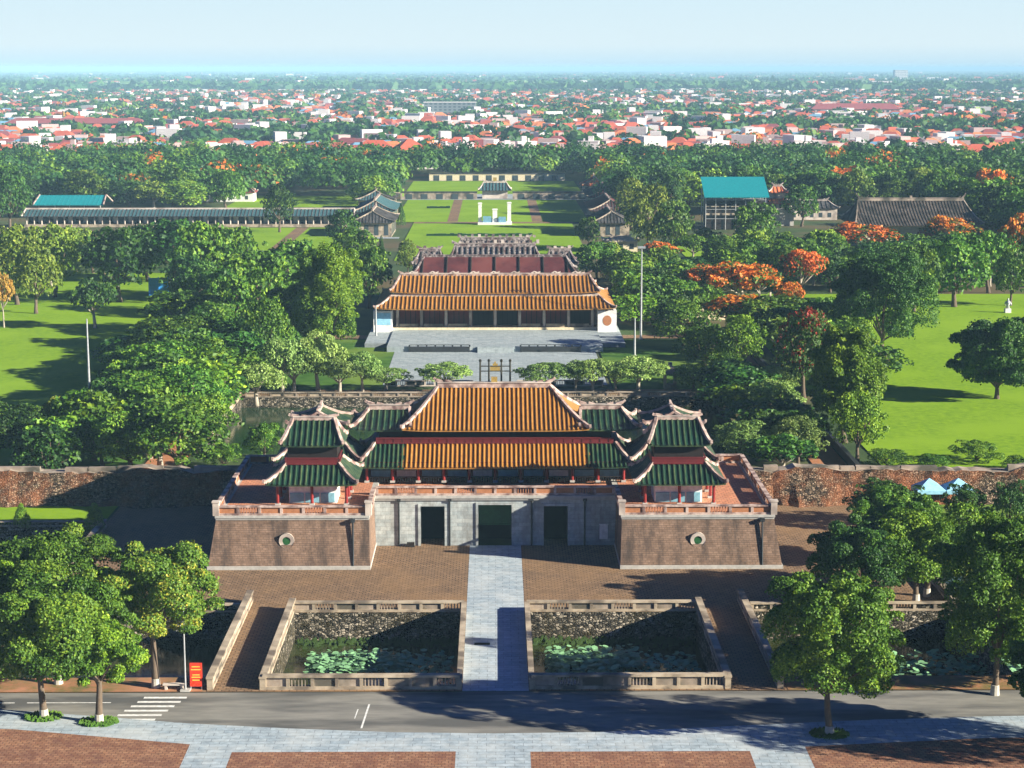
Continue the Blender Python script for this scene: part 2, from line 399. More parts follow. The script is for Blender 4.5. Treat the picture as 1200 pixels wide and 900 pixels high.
for (xa, ya), (xb, yb) in zip(EDGE[:-1], EDGE[1:]):
    mb.poly([(xa, 100, .10), (xb, 100, .10), (xb, yb, .10), (xa, ya, .10)])
    mb.poly([(xa, ya, .10), (xb, yb, .10), (xb, yb, -.10), (xa, ya, -.10)])
o = mb.build('pavement', 'blue_stone'); o['kind'] = 'structure'
mb = MB()
def pad(x0, x1, top):                           # brick fields of the esplanade
    n = 8
    for i in range(n):
        a = x0 + (x1 - x0) * i / n; b = x0 + (x1 - x0) * (i + 1) / n
        mb.poly([(a, 105, .104), (b, 105, .104), (b, top(b), .104), (a, top(a), .104)])
pad(-80, -23.2, lambda x: 136.2 + (-23.2 - x) * .24 if x > -39 else 140 + (-39 - x) * .04)
pad(-19.8, -3.0, lambda x: 134.5 - .0 * x)
pad(2.6, 19.1, lambda x: 134.4)
pad(23.4, 80, lambda x: 135.3 + min(x - 23.4, 16) * .12)
o = mb.build('brick_paving', 'esplanade_brick'); o['kind'] = 'structure'
mb = MB()
for k in range(6):
    y = 141.9 + k * 1.05
    mb.poly([(-30.4 + k * .33, y, -.041), (-26.9 + k * .33, y, -.041), (-26.9 + k * .33, y + .42, -.041), (-30.4 + k * .33, y + .42, -.041)])
for x0, x1 in ((-60, -39), (-38, -31.2)): mb.poly([(x0, 146.1, -.041), (x1, 146.1, -.041), (x1, 146.25, -.041), (x0, 146.25, -.041)])
mb.poly([(-10.55, 140.0, -.041), (-10.4, 140.0, -.041), (-10.15, 145.6, -.041), (-10.3, 145.6, -.041)])
mb.poly([(-11.2, 142.2, -.041), (-11.12, 142.2, -.041), (-11.0, 144.4, -.041), (-11.1, 144.4, -.041)])
o = mb.build('road_markings', 'paint_white'); o['kind'] = 'structure'
sheet('stone_path', [(-2.75, 2.75, 148.6, 196.6)], .004, 'blue_stone')
sheet('ramp_paving', [(-23.8, -19, 148.6, 171.5), (19, 23.8, 148.6, 171.5)], .02, 'plaza_brick')
for i, (x0, x1, y0, y1) in enumerate(MOATS):
    o = sheet('moat_water', [(x0 - .5, x1 + .5, y0 - .5, y1 + .5)], -2.7 - .005 * i, 'moat_water')
    mb = MB(); zz = -4.0
    # stone lining: inner faces of the moat
    mb.poly([(x0, y1, zz), (x1, y1, zz), (x1, y1, -.002), (x0, y1, -.002)])
    mb.poly([(x0, y0, zz), (x1, y0, zz), (x1, y0, -.002), (x0, y0, -.002)])
    if x0 > -100 and x0 != 44 or x0 == 44: 
        ya = y0 if x0 != 44 else 171.5
        mb.poly([(x0, ya, zz), (x0, y1, zz), (x0, y1, -.002), (x0, ya, -.002)])
    if x1 < 100:
        ya = y0 if x1 != -44 else 171.5
        mb.poly([(x1, ya, zz), (x1, y1, zz), (x1, y1, -.002), (x1, ya, -.002)])
    o = mb.build('moat_bank', 'moat_stone'); o['kind'] = 'structure'
for i, (x0, x1, y0, y1) in enumerate(POND):
    sheet('pond_water', [(x0 - .3, x1 + .3, y0 - .3, y1 + .3)], -1.6 - .005 * i, 'pond_water')
    mb = MB()
    mb.poly([(x0, y1, -2.5), (x1, y1, -2.5), (x1, y1, -.002), (x0, y1, -.002)])
    mb.poly([(x0, y0, -2.5), (x0, y1, -2.5), (x0, y1, -.002), (x0, y0, -.002)])
    mb.poly([(x1, y0, -2.5), (x1, y1, -2.5), (x1, y1, -.002), (x1, y0, -.002)])
    o = mb.build('pond_bank', 'moat_stone'); o['kind'] = 'structure'

# lawns and garden paths
sheet('lawn', [(-220, -56, 222, 470)], .02, 'lawn')
sheet('lawn', [(50, 240, 222, 424)], .02, 'lawn')
sheet('lawn', [(-220, -44.3, 205.8, 216.6)], .015, 'lawn')
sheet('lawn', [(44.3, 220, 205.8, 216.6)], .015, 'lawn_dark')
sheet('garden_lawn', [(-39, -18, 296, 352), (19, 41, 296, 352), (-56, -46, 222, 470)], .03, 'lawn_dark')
sheet('lawn', [(-90, -42, 500, 606)], .03, 'lawn')
sheet('lawn', [(52, 80, 505, 560)], .03, 'lawn')
sheet('lawn', [(-27, 25.5, 500, 622), (-34, 31.5, 628, 735), (-37, 36, 770, 858), (-100, -40, 640, 760)], .03, 'lawn')
sheet('garden_path', [(-45.5, -40.5, 222, 352), (41.2, 45.6, 222, 352)], .035, 'soil_orange')
sheet('garden_path', [(-40.5, 41.2, 289.3, 296)], .035, 'plaza_brick')
sheet('garden_path', [(-40.5, 41.2, 353.5, 358)], .035, 'plaza_brick')
sheet('garden_path', [(-120, 120, 219, 226)], .036, 'terracotta_paving')
sheet('garden_path', [(-64, -60, 500, 606), (-27, 26, 622, 628), (-16, -12.5, 629, 735), (12.5, 16, 629, 735)], .036, 'plaza_brick')
sheet('garden_path', [(-37, 38, 735.5, 769.5)], .04, 'court_stone')
sheet('pool_water', [(-75, -35, 1960, 2100)], .2, 'pond_water')

# low hedges on the court lawn
for i, (x0, x1, y) in enumerate([(-21, 12, 575), (-25, -16, 690)]):
    mb = MB(); n = int((x1 - x0) / 1.2)
    for k in range(n): mb.box(x0 + k * 1.2, x0 + k * 1.2 + 1.3, y + rnd.uniform(-.2, .2), y + 1.4, .03, .7 + rnd.uniform(-.15, .15))
    tag(mb.build('hedge', 'leaf_far'), ['long clipped hedge across the front of the bright court lawn', 'short hedge on the left of the second court lawn'][i], 'hedge')

# ------------------------------------------------------------------ parapets round the moats
def parapet(name, x0, y0, x1, y1, h, label, group=None, cat='parapet wall', pitch=2.0, thick=.5, z=0, parent=None, infill='wall_cap', body='coping'):
    L = math.hypot(x1 - x0, y1 - y0); ux, uy = (x1 - x0) / L, (y1 - y0) / L
    root = empty(name, (x0, y0, z), math.atan2(uy, ux), label, cat, group) if parent is None else parent
    def loc(mb_, nm, mt):
        o = mb_.build(nm, mt, root)
        if parent is not None:
            o.location = (x0, y0, z); o.rotation_euler = (0, 0, math.atan2(uy, ux))
        return o
    t = thick
    m = MB(); m.box(0, L, -t / 2, t / 2, 0, h * .22); loc(m, 'plinth', body)
    m = MB(); m.box(-.06, L + .06, -t / 2 - .06, t / 2 + .06, h * .84, h); loc(m, 'top_rail', body)
    n = max(1, int(round(L / pitch)))
    m = MB()
    for k in range(n + 1):
        x = min(max(L * k / n, .12), L - .12); m.box(x - .14, x + .14, -t / 2 + .01, t / 2 - .01, h * .22, h * .84)
    for q_ in range(len(m.m)): m.m[q_] = 1
    for k in range(n):
        a = L * k / n + .14; b = L * (k + 1) / n - .14
        if k % 3 == 1:                                       # pierced panel with little balusters
            c = a + .12
            while c < b - .1: m.box(c, c + .1, -t / 5, t / 5, h * .22, h * .84); c += .28
        else: m.box(a, b, -t / 4, t / 4, h * .22, h * .84)
    loc(m, 'balustrade', [infill, body])
    return root
for sx, side in ((-1, 'left'), (1, 'right')):
    a, b = (3.0, 19.2) if sx > 0 else (-19.2, -3.0)
    parapet('moat_parapet', a, 149.3, b, 149.3, 1.25, f'stone parapet with pierced panels along the road in front of the {side} lotus moat')
    parapet('moat_parapet', a, 171.8, b, 171.8, 1.0, f'stone parapet on the far side of the {side} lotus moat')
    parapet('bridge_parapet', sx * 2.98, 149, sx * 2.98, 171.5, 1.0, f'pale stone parapet on the {side} edge of the central stone bridge', thick=.36, pitch=50)
    parapet('ramp_parapet', sx * 19.25, 149, sx * 19.25, 172.4, 1.15, f'solid pale parapet between the {side} lotus moat and the side ramp', pitch=50)
    parapet('ramp_parapet', sx * 23.6, 149, sx * 23.6, 175.2, 1.15, f'solid pale parapet on the outer edge of the {side} side ramp', pitch=50)
    parapet('moat_parapet', sx * 24.2, 171.8, sx * 43.6, 171.8, .8, f'low stone parapet behind the outer {side} moat beside the ramp', infill='moat_stone')
    parapet('plaza_parapet', sx * 43.8, 171.8, sx * 43.8, 205.3, .9, f'low pale wall along the outer {side} edge of the gate plaza', pitch=60)
    parapet('moat_parapet', sx * 44.2, 205.7, sx * 160, 205.7, .6, f'low stone wall along the grass bank of the outer {side} moat', infill='moat_stone', pitch=8)

# lotus on the moat
def lotus(name, x0, x1, y0, y1, n, label):
    mb = MB()
    for k in range(n):
        t = rnd.random()
        x = x0 + (x1 - x0) * rnd.random(); y = y0 + (y1 - y0) * (rnd.random() + rnd.random()) / 2
        r = rnd.uniform(.14, .34); z = -2.66 + rnd.random() ** 2 * .75
        tx, ty = rnd.uniform(-.35, .35), rnd.uniform(-.35, .35)
        mb.poly([(x + r * math.cos(a), y + r * math.sin(a), z + (tx * math.cos(a) + ty * math.sin(a)) * r) for a in [i * math.pi / 4 for i in range(8)]])
    tag(mb.build(name, 'lotus'), label, 'lotus', kind='stuff')
lotus('lotus_leaves', -17.0, -8.0, 160.5, 167.0, 1300, 'pale green lotus leaves on the sunlit water of the left moat')
lotus('lotus_leaves', -8.0, -4.0, 159.5, 166.5, 160, 'shaded lotus leaves beside the bridge in the left moat')
lotus('lotus_leaves', 4.6, 13.0, 160.5, 168.0, 1200, 'pale green lotus leaves on the sunlit water of the right moat')
lotus('lotus_leaves', 13.0, 18.2, 159.5, 166.5, 220, 'shaded lotus leaves at the ramp end of the right moat')
lotus('lotus_leaves', 27, 60, 156.0, 168, 1500, 'lotus leaves spread over the outer right moat under the trees')
# reeds at the foot of the moat wall
for sx, side in ((-1, 'left'), (1, 'right')):
    mb = MB()
    for k in range(260):
        x = sx * rnd.uniform(3.6, 18.6); y = 171.3 - abs(rnd.gauss(0, 1.2)); 
        h = rnd.uniform(.15, .55) * 1.0; w_ = rnd.uniform(.1, .3)
        mb.poly([(x - w_, y, -2.75), (x + w_, y + .1, -2.75), (x + w_ * .3, y, -2.7 + h), (x - w_ * .4, y, -2.7 + h * .8)])
    tag(mb.build('water_weed', 'reed'), f'dark green weed growing on the {side} moat water below the far wall', 'weed', kind='stuff')

# ------------------------------------------------------------------ citadel wall
def rough_wall(name, x0, x1, y0, y1, h, label):
    root = empty(name, ((x0 + x1) / 2, y0, 0), 0, label, 'wall')
    cx = (x0 + x1) / 2
    n = int(abs(x1 - x0) / .9); m = 9
    mb = MB(); lr = random.Random(int(x0))
    P = [[None] * (m + 1) for _ in range(n + 1)]
    ero = [lr.gauss(0, 1) for _ in range(n + 3)]
    ero = [(ero[i] + ero[i + 1] + ero[i + 2]) / 3 for i in range(n + 1)]
    for i in range(n + 1):
        top = h + .35 * ero[i]
        for j in range(m + 1):
            v = j / m; x = x0 + (x1 - x0) * i / n - cx
            batter = -2.2 * (1 - v) ** 1.7 * (1 + .35 * ero[i]) + lr.uniform(-.16, .16)
            P[i][j] = (x + lr.uniform(-.1, .1), batter, v * top)
    for i in range(n):
        for j in range(m): mb.poly([P[i][j], P[i + 1][j], P[i + 1][j + 1], P[i][j + 1]])
    mb.build('brick_face', 'ruined_brick', root)
    mb = MB()
    for i in range(n):
        a = P[i][m]; b = P[i + 1][m]
        mb.poly([a, b, (b[0], y1 - y0, b[2]), (a[0], y1 - y0, a[2])])
        mb.poly([(a[0], y1 - y0, a[2]), (b[0], y1 - y0, b[2]), (b[0], y1 - y0, 0), (a[0], y1 - y0, 0)])
    mb.build('wall_top', 'wall_cap', root)
    mb = MB(); i = 0
    while i < n - 3:                                       # patchy coping left along the crest
        k = lr.randint(2, 7); k = min(k, n - i)
        if lr.random() < .6:
            a = P[i][m]; b = P[min(i + k, n)][m]; z = h + .1
            mb.box(a[0], b[0] - .15, .5, 1.2, z - .5, z + lr.uniform(.05, .3))
        i += k
    mb.build('coping', 'wall_cap', root)
    return root
rough_wall('citadel_wall', -170, -29.2, 217.0, 219.2, 3.9, 'old battered brick citadel wall with orange patches left of the gate')
rough_wall('citadel_wall', 29.2, 170, 217.0, 219.2, 3.9, 'old battered brick citadel wall running right of the gate')

# ------------------------------------------------------------------ roofs
class Roof:
    """collects tiled surface, tile ribs, fascia and ridge trims of one roof"""
    def __init__(s): s.t = MB(); s.r = MB(); s.hips = []; s.tops = []
    def panel(s, e0, e1, t1, t0, rib=.62, sag=.25, lift=.35, thick=.2, mf=None, rw=.2, rh=.13, hip=(True, True)):
        E0, E1, T1, T0 = map(Vector, (e0, e1, t1, t0)); e = E1 - E0; L = e.length; en = e.normalized()
        aL = (T0 - E0).dot(en) / L; aR = (T1 - E0).dot(en) / L; U = T0 - E0 - e * aL
        def S(a, v):
            p = E0 + e * a + U * v
            p.z += -sag * 4 * v * (1 - v) + lift * abs(2 * a - 1) ** 7 * (1 - v) ** 2
            return p
        mf = mf or (lambda p: 0)
        nu = max(6, int(L / .8)); nv = 5
        for i in range(nu):
            for j in range(nv):
                q = []
                for (ii, jj) in ((i, j), (i + 1, j), (i + 1, j + 1), (i, j + 1)):
                    v = jj / nv; u = ii / nu; q.append(S((1 - u) * aL * v + u * (1 + (aR - 1) * v), v))
                if (q[0] - q[1]).length < 1e-4: continue
                mi = mf((q[0] + q[1] + q[2]) / 3)
                if (q[2] - q[3]).length < 1e-4: s.t.poly(q[:3], mi * 2)
                else: s.t.poly(q, mi * 2)
            a = S(i / nu, 0); b = S((i + 1) / nu, 0)                 # fascia and soffit
            dn = Vector((0, 0, -thick)); inn = U.normalized() * .5; inn.z = 0
            s.t.poly([a, b, b + dn, a + dn], mf(a) * 2 + 1); s.t.poly([a + dn, b + dn, b + dn + inn * 2.4, a + dn + inn * 2.4], 4)
        n = max(2, int(L / rib))
        nrm = e.cross(U).normalized()
        if nrm.z < 0: nrm = -nrm
        for k in range(n):
            a = (k + .5) / n; vm = 1.0
            if aL > 1e-5: vm = min(vm, a / aL)
            if aR < 1 - 1e-5: vm = min(vm, (1 - a) / (1 - aR))
            if vm < .08: continue
            pr = None; mi = mf(S(a, 0)) * 2 + 1
            for j in range(6):
                c = S(a, vm * j / 5)
                if j == 0: c = c - U.normalized() * .08
                row = [c - en * rw / 2, c - en * rw / 4 + nrm * rh, c + en * rw / 4 + nrm * rh, c + en * rw / 2]
                if pr:
                    for x in range(3): s.t.poly([pr[x], pr[x + 1], row[x + 1], row[x]], mi)
                else: s.t.poly(row, mi)
                pr = row
        def edge(a0f, sgn):
            return [S(a0f(v / 6), v / 6) + Vector((0, 0, .12)) for v in range(7)]
        if hip[0]: s.hip(edge(lambda v: aL * v, -1))
        if hip[1]: s.hip(edge(lambda v: 1 + (aR - 1) * v, 1))
    def hip(s, pts, w=.30, h=.42):
        p = [Vector(q) for q in pts]
        d = (p[0] - p[1]).normalized()
        tip = p[0] + d * .2 + Vector((0, 0, .22)); tip2 = tip + d * .05 + Vector((0, 0, .30))
        p[0].z += .02
        r = MB(); s.hips.append(r)
        r.path(p, w, h); r.bar(p[0], tip, w * .8, h * .8); r.bar(tip - Vector((0, 0, .1)), tip + Vector((0, 0, .18)), w * .8, h * .6)
    def ridge(s, a, b, w=.5, h=.7, orn=True, mid=False, curl=.9):
        r_ = MB(); s.tops.append(r_)
        a = Vector(a); b = Vector(b); u = (b - a).normalized()
        r_.bar(a, b, w, h)
        m0 = a + (b - a) * .5
        r_.bar(a + Vector((0, 0, h * .5)), b + Vector((0, 0, h * .5)), w * 1.3, .1, 1)
        if orn:
            for p, q in ((a, -u), (b, u)):
                z = Vector((0, 0, 1))
                r_.bar(p - q * .6 + z * h * .5, p + q * .15 + z * (h * .5 + curl * .5), w * .8, .35)
                r_.bar(p + q * .1 + z * (h * .5 + curl * .4), p + q * .45 + z * (h * .5 + curl), w * .6, .25)
                r_.bar(p - q * 1.6 + z * h * .55, p - q * .9 + z * (h * .55 + curl * .35), w * .5, .2)
        if mid:
            r_.box(m0.x - .35, m0.x + .35, m0.y - .2, m0.y + .2, m0.z + h * .4, m0.z + h * .4 + .7, 2)
    def build(s, parent, mats, trims=('pink_trim', 'plaster', 'yellow_enamel')):
        a = s.t.build('tiled_roof', list(mats) + ['dark_red'] if len(mats) == 4 else list(mats) + [mats[0], mats[0], 'dark_red'], parent)
        for h_ in s.hips: h_.build('hip_ridge', list(trims), a)
        for h_ in s.tops: h_.build('main_ridge', list(trims), a)
        if s.r.v: s.r.build('roof_trim', list(trims), a)
        return a

def hip_roof(rf, x0, x1, y0, y1, ze, tx0, tx1, ty0, ty1, zt, sides='FRBL', **k):
    P = dict(F=((x0, y0, ze), (x1, y0, ze), (tx1, ty0, zt), (tx0, ty0, zt)), R=((x1, y0, ze), (x1, y1, ze), (tx1, ty1, zt), (tx1, ty0, zt)),
             B=((x1, y1, ze), (x0, y1, ze), (tx0, ty1, zt), (tx1, ty1, zt)), L=((x0, y1, ze), (x0, y0, ze), (tx0, ty0, zt), (tx0, ty1, zt)))
    for s_ in sides: rf.panel(*P[s_], hip=(s_ in 'FB', s_ in 'FB'), **k)

# ------------------------------------------------------------------ the ceremonial gate: stone base with gateways
gate = empty('citadel_gate', (0, 200, 0), 0, 'massive stone and brick gate base with three dark gateways between two projecting brick wings', 'gate')
def gp(mb, name, mats, parent=gate):            # part given in world coordinates
    o = mb.build(name, mats, parent)
    o.location = (0, -200, 0) if parent is gate else (0, 0, 0)
    return o
ZT = 5.25
doors = [(-8.05, -5.45, 4.35), (-1.85, 1.75, 4.5), (5.2, 7.8, 4.35)]
# centre block with real openings
mb = MB(); xs = [-13.2] + [v for d_ in doors for v in d_[:2]] + [13.2]
for i in range(0, len(xs), 2): mb.box(xs[i], xs[i + 1], 196.6, 214, 0, ZT)
for a, b, h in doors:
    mb.box(a, b, 196.6, 214, h, ZT)
gp(mb, 'portal_wall', 'portal_stone')
for i, (a, b, h) in enumerate(doors):
    m = MB(); m.box(a, b, 199.6, 199.8, 0, h)
    if i == 1:
        o = gp(m, 'gateway', 'dark_void')
        m = MB(); m.box(a, b, 198.6, 198.75, h * .42, h)
        for k in range(10): m.box(a + (b - a) * k / 10 + .1, a + (b - a) * k / 10 + .16, 198.54, 198.6, h * .42, h)
        m.box(a, b, 198.5, 198.78, h * .40, h * .43); 
        m.build('door_leaf', 'door_green', o)
    else: o = gp(m, 'gateway', 'dark_void')
    m = MB(); m.box(a - .25, a, 196.48, 197.0, 0, h + .25); m.box(b, b + .25, 196.48, 197.0, 0, h + .25); m.box(a, b, 196.48, 197.0, h, h + .25)
    m.build('door_frame', 'portal_stone', o)
for x in (-10.35, -4.9, 3.9, 9.6):
    m = MB(); m.tube([(x, 196.5, 0), (x, 196.5, ZT)], [.09, .09], 8); m.box(x - .2, x + .2, 196.35, 196.6, ZT - .35, ZT - .05); gp(m, 'drain_pipe', 'pipe_dark')
m = MB(); m.box(-13.1, 13.1, 196.3, 197.3, ZT, ZT + .28); m.box(-13.1, 13.1, 196.42, 197, ZT - .22, ZT - .003); gp(m, 'cornice', 'base_stone')
m = MB(); m.box(11.2, 12.1, 196.46, 196.56, .7, 2.3); m.box(11.15, 12.15, 196.44, 196.47, 2.3, 2.4); gp(m, 'notice_board', 'white_plaster')
m = MB(); m.box(-9.5, -8.7, 195.9, 196.4, 0, .45); gp(m, 'stone_block', 'dark_wood')
for sx in (-1, 1):
    a, b = (13.0, 28.6) if sx > 0 else (-28.6, -13.0)
    m = MB()
    m.box(a, b, 187.7, 213.5, .35, ZT, bx0=(.15 if sx > 0 else .85), bx1=(.85 if sx > 0 else .15), by0=.75, by1=.5)
    wing = gp(m, 'wing', 'old_brick_wall')
    m = MB(); m.box(a - (.2 if sx > 0 else .95), b + (.95 if sx > 0 else .2), 186.75, 214.1, 0, .36); m.build('base_course', 'base_stone', wing)
    m = MB(); m.box(a - .12, b + .12, 187.5, 213.7, ZT, ZT + .26); m.box(a - .05, b + .05, 187.6, 213.6, ZT - .2, ZT - .003); m.build('cornice', 'base_stone', wing)
    m = MB(); m.box(a + .5, b - .5, 188.3, 213, ZT + .262, ZT + .28); m.build('terrace_floor', 'terracotta_paving', wing)
    cx = -21.4 if sx < 0 else 20.8
    m = MB()
    k = 24
    for i in range(k):
        t0, t1 = 2 * math.pi * i / k, 2 * math.pi * (i + 1) / k
        for r0, r1, yy in ((.42, .78, 187.22),):
            m.poly([(cx + r * math.cos(t), yy + (2.95 - 3.0 - r * math.sin(t)) * .15, 2.95 + r * math.sin(t)) for r, t in ((r0, t0), (r1, t0), (r1, t1), (r0, t1))])
            m.poly([(cx + r1 * math.cos(t0), yy, 2.95 + r1 * math.sin(t0)), (cx + r1 * math.cos(t1), yy, 2.95 + r1 * math.sin(t1)), (cx + r1 * math.cos(t1), yy + .4, 2.95 + r1 * math.sin(t1)), (cx + r1 * math.cos(t0), yy + .4, 2.95 + r1 * math.sin(t0))])
    md = m.build('medallion', 'plaster', wing)
    m = MB(); m.disc((0, 0, 0), .44); 
    for v in range(len(m.v)): x_, y_, z_ = m.v[v]; m.v[v] = (cx + x_, 187.25, 2.95 + y_)
    m.build('medallion_grille', 'door_green', md)
    px = -14.6 if sx < 0 else 27.4
    m = MB(); m.tube([(px, 186.95, .3), (px, 187.45, ZT)], [.1, .1], 8); m.box(px - .22, px + .22, 187.2, 187.6, ZT - .4, ZT - .06); m.build('drain_pipe', 'pipe_dark', wing)
    z = ZT + .26
    s = 'left' if sx < 0 else 'right'
    for (x0, y0, x1, y1) in ((a, 187.85, b, 187.85), (a if sx < 0 else b, 188.2, a if sx < 0 else b, 213.3), (a, 213.4, b, 213.4), (b if sx < 0 else a, 188.2, b if sx < 0 else a, 196.2)):
        h = empty('parapet', (0, -200, 0)); h.parent = gate
        parapet('parapet', x0, y0, x1, y1, 1.0, None, z=z, parent=h, infill='soil_orange', body='pink_trim', pitch=2.2, thick=.36)
    for qx in (a, b):
        m = MB(); m.box(qx - .32, qx + .32, 187.5, 188.14, z, z + 1.35); m.box(qx - .4, qx + .4, 187.44, 188.2, z + 1.35, z + 1.5); gp(m, 'corner_post', 'plaster')
h = empty('parapet', (0, -200, 0)); h.parent = gate
parapet('parapet', -12.8, 196.75, 12.8, 196.75, 1.0, None, z=ZT + .28, parent=h, infill='soil_orange', body='pink_trim', pitch=2.2, thick=.36)
m = MB(); m.box(-13, 13, 197.4, 213.8, ZT + .001, ZT + .03); gp(m, 'terrace_floor', 'terracotta_paving')

# ------------------------------------------------------------------ pavilions on the gate
FZ = ZT + .29
def part(mb, name, mats, parent, off):
    o = mb.build(name, mats, parent)
    return o
def columns(root, pts, z0, z1, r=.17, mat='red_lacquer'):
    for (x, y) in pts:
        m = MB(); m.tube([(x, y, z0), (x, y, z1)], [r, r * .9], 10)
        c = m.build('column', mat, root)
        m = MB(); m.box(x - .26, x + .26, y - .26, y + .26, z0 - .002, z0 + .22); m.build('column_base', 'base_stone', c)

hall = empty('gate_hall', (0, 208, FZ), 0, 'wide two-tiered gate hall, roofed orange in the middle and green at its ends', 'hall')
oz = FZ; oy = 208
cols = [(-14.2 + i * 28.4 / 10, -4.9) for i in range(11)]
columns(hall, cols, 0, 2.25)
columns(hall, [(x, 4.9) for x, _ in cols[::2]], 0, 2.5)
m = MB(); m.box(-13.9, 13.9, -2.6, 4.2, -.01, 3.9); m.build('inner_wall', 'dark_red', hall)
m = MB()
for i in range(10):
    x0 = cols[i][0] + .35; x1 = cols[i + 1][0] - .35
    m.box(x0, x1, -2.75, -2.61, .15, 1.75, 0 if i % 3 != 1 else 1)
    m.box(x0, x1, -2.78, -2.75, .9, .98, 2)
m.build('door_panel', ['panel_blue', 'panel_white', 'dark_wood'], hall)
m = MB(); m.box(-14.6, 14.6, -5.1, -4.7, 1.95, 2.3); m.build('beam', 'dark_red', hall)
m = MB()
for i in range(10):
    x0, x1 = cols[i][0] + .2, cols[i + 1][0] - .2
    m.box(x0, x1, -4.95, -4.85, .55, .65)
    for k in range(9): m.box(x0 + (x1 - x0) * k / 9 + .1, x0 + (x1 - x0) * k / 9 + .18, -4.94, -4.86, 0, .55)
m.build('railing', 'dark_wood', hall)
mf = lambda p: 0 if -10.2 < p.x < 10.3 else 1
rf = Roof()
hip_roof(rf, -15.6, 15.6, -6, 7, 7.45 - oz, -13.4, 13.4, -2.6, 4.3, 9.4 - oz, mf=mf, lift=.15, rib=.5, rw=.2)
rf.build(hall, ('orange_tile', 'orange_rib', 'green_tile', 'green_rib'))
m = MB(); m.box(-13.0, 13.0, -1.5, 4.0, 9.2 - oz, 11.3 - oz); m.build('upper_wall', 'shaded_red_wall', hall)
m = MB(); m.box(-13.3, 13.3, -2.75, -2.6, 9.45 - oz, 9.6 - oz); m.box(-13.3, 13.3, -2.75, -2.6, 10.0 - oz, 10.13 - oz)
for k in range(27): m.box(-13.3 + k, -13.18 + k, -2.73, -2.62, 9.6 - oz, 10.0 - oz)
m.box(-13.2, 13.2, -2.67, -2.63, 9.6 - oz, 10.0 - oz)
m.build('upper_railing', 'dark_red', hall)
rf = Roof()                                                   # great orange roof
hip_roof(rf, -10.35, 10.45, -3.3, 10.6, 11.1 - oz, -6.5, 6.3, 4, 4, 14.7 - oz, mf=lambda p: 0, lift=.15, sag=.3, rib=.5, rw=.2)
rf.ridge((-6.6, 4, 14.95 - oz), (6.4, 4, 14.95 - oz), .5, .6, mid=True, curl=.55)
rf.build(hall, ('orange_tile', 'orange_rib'))
for sx in (-1, 1):
    rf = Roof(); a, b = (9.4, 16.2) if sx > 0 else (-16.2, -9.4)
    hip_roof(rf, a, b, -2.9, 5.4, 11.05 - oz, a + (.3 if sx > 0 else 1.9), b - (1.9 if sx > 0 else .3), 1.5, 1.5, 12.6 - oz, mf=lambda p: 0, lift=.3)
    rf.ridge((a + (.3 if sx > 0 else 1.9), 1.5, 12.85 - oz), (b - (1.9 if sx > 0 else .3), 1.5, 12.85 - oz), .45, .55, curl=.5)
    rf.build(hall, ('green_tile', 'green_rib'))

def wing_pavilion(cx, cy, rear, label):
    """square two-tiered pavilion with green tiled roofs"""
    root = empty('wing_pavilion', (cx, cy, FZ), 0, label, 'pavilion', 'green-roofed pavilions on the gate wings')
    hx, hy = 3.6, 3.1
    columns(root, [(sx * hx, sy * hy) for sx in (-1, 0, 1) for sy in (-1, 1)] + [(-hx, 0), (hx, 0)], 0, 2.7)
    m = MB(); m.box(-2.5, 2.5, -2.1, 2.1, -.01, 3.2); m.build('inner_wall', 'white_plaster', root)
    m = MB()
    for k in range(3): m.box(-2.4 + k * 1.62, -.95 + k * 1.62, -2.24, -2.11, .1, 1.1)
    m.build('screen_panel', 'panel_blue', root)
    m = MB(); m.box(-hx - .2, hx + .2, -hy - .15, -hy + .15, 2.2, 2.5); m.box(hx - .15, hx + .15, -hy, hy, 2.2, 2.5); m.box(-hx - .15, -hx + .15, -hy, hy, 2.2, 2.5); m.build('beam', 'dark_red', root)
    rf = Roof()
    hip_roof(rf, -4.75, 4.75, -4.2, 4.2, 2.45, -2.75, 2.75, -2.1, 2.1, 4.15, lift=.10, sag=.16, rib=.55)
    rf.build(root, ('green_tile', 'green_rib'))
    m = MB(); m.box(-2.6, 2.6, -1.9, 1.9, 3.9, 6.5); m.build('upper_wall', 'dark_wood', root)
    m = MB(); m.box(-2.7, 2.7, -2.3, -2.15, 4.15, 4.3); m.box(-2.7, 2.7, -2.3, -2.15, 4.75, 4.9); m.box(-2.68, 2.68, -2.24, -2.2, 4.3, 4.75)
    m.box(2.7, 2.85, -2.3, 2.1, 4.15, 4.3); m.box(2.7, 2.85, -2.3, 2.1, 4.75, 4.9); m.box(-2.85, -2.7, -2.3, 2.1, 4.15, 4.9)
    m.build('upper_railing', 'dark_red', root)
    rf = Roof()
    if not rear:
        hip_roof(rf, -3.25, 3.25, -2.7, 2.9, 6.3, -2.2, 2.2, .2, .2, 8.5, lift=.10, sag=.16, rib=.55)
        rf.ridge((-2.2, .2, 8.65), (2.2, .2, 8.65), .32, .4, curl=.22, mid=False)
    else:
        hip_roof(rf, -3.25, 3.25, -2.9, 2.9, 6.3, 0, 0, -2.1, 2.1, 7.5, lift=.10, sag=.16, rib=.55)
        rf.ridge((0, -2.3, 7.65), (0, 2.3, 7.65), .32, .36, curl=.2)
        for s_ in (-1, 1):
            o_ = MB(); rf.tops.append(o_); o_.path([(s_ * 1.6, -2.6, 6.8), (s_ * .8, -2.45, 7.2), (0, -2.3, 7.7)], .22, .26)
    rf.build(root, ('green_tile', 'green_rib'))
    return root
wing_pavilion(-19.2, 195.2, False, 'two-tiered green-roofed pavilion at the front of the left gate wing')
wing_pavilion(19.3, 195.2, False, 'two-tiered green-roofed pavilion at the front of the right gate wing')
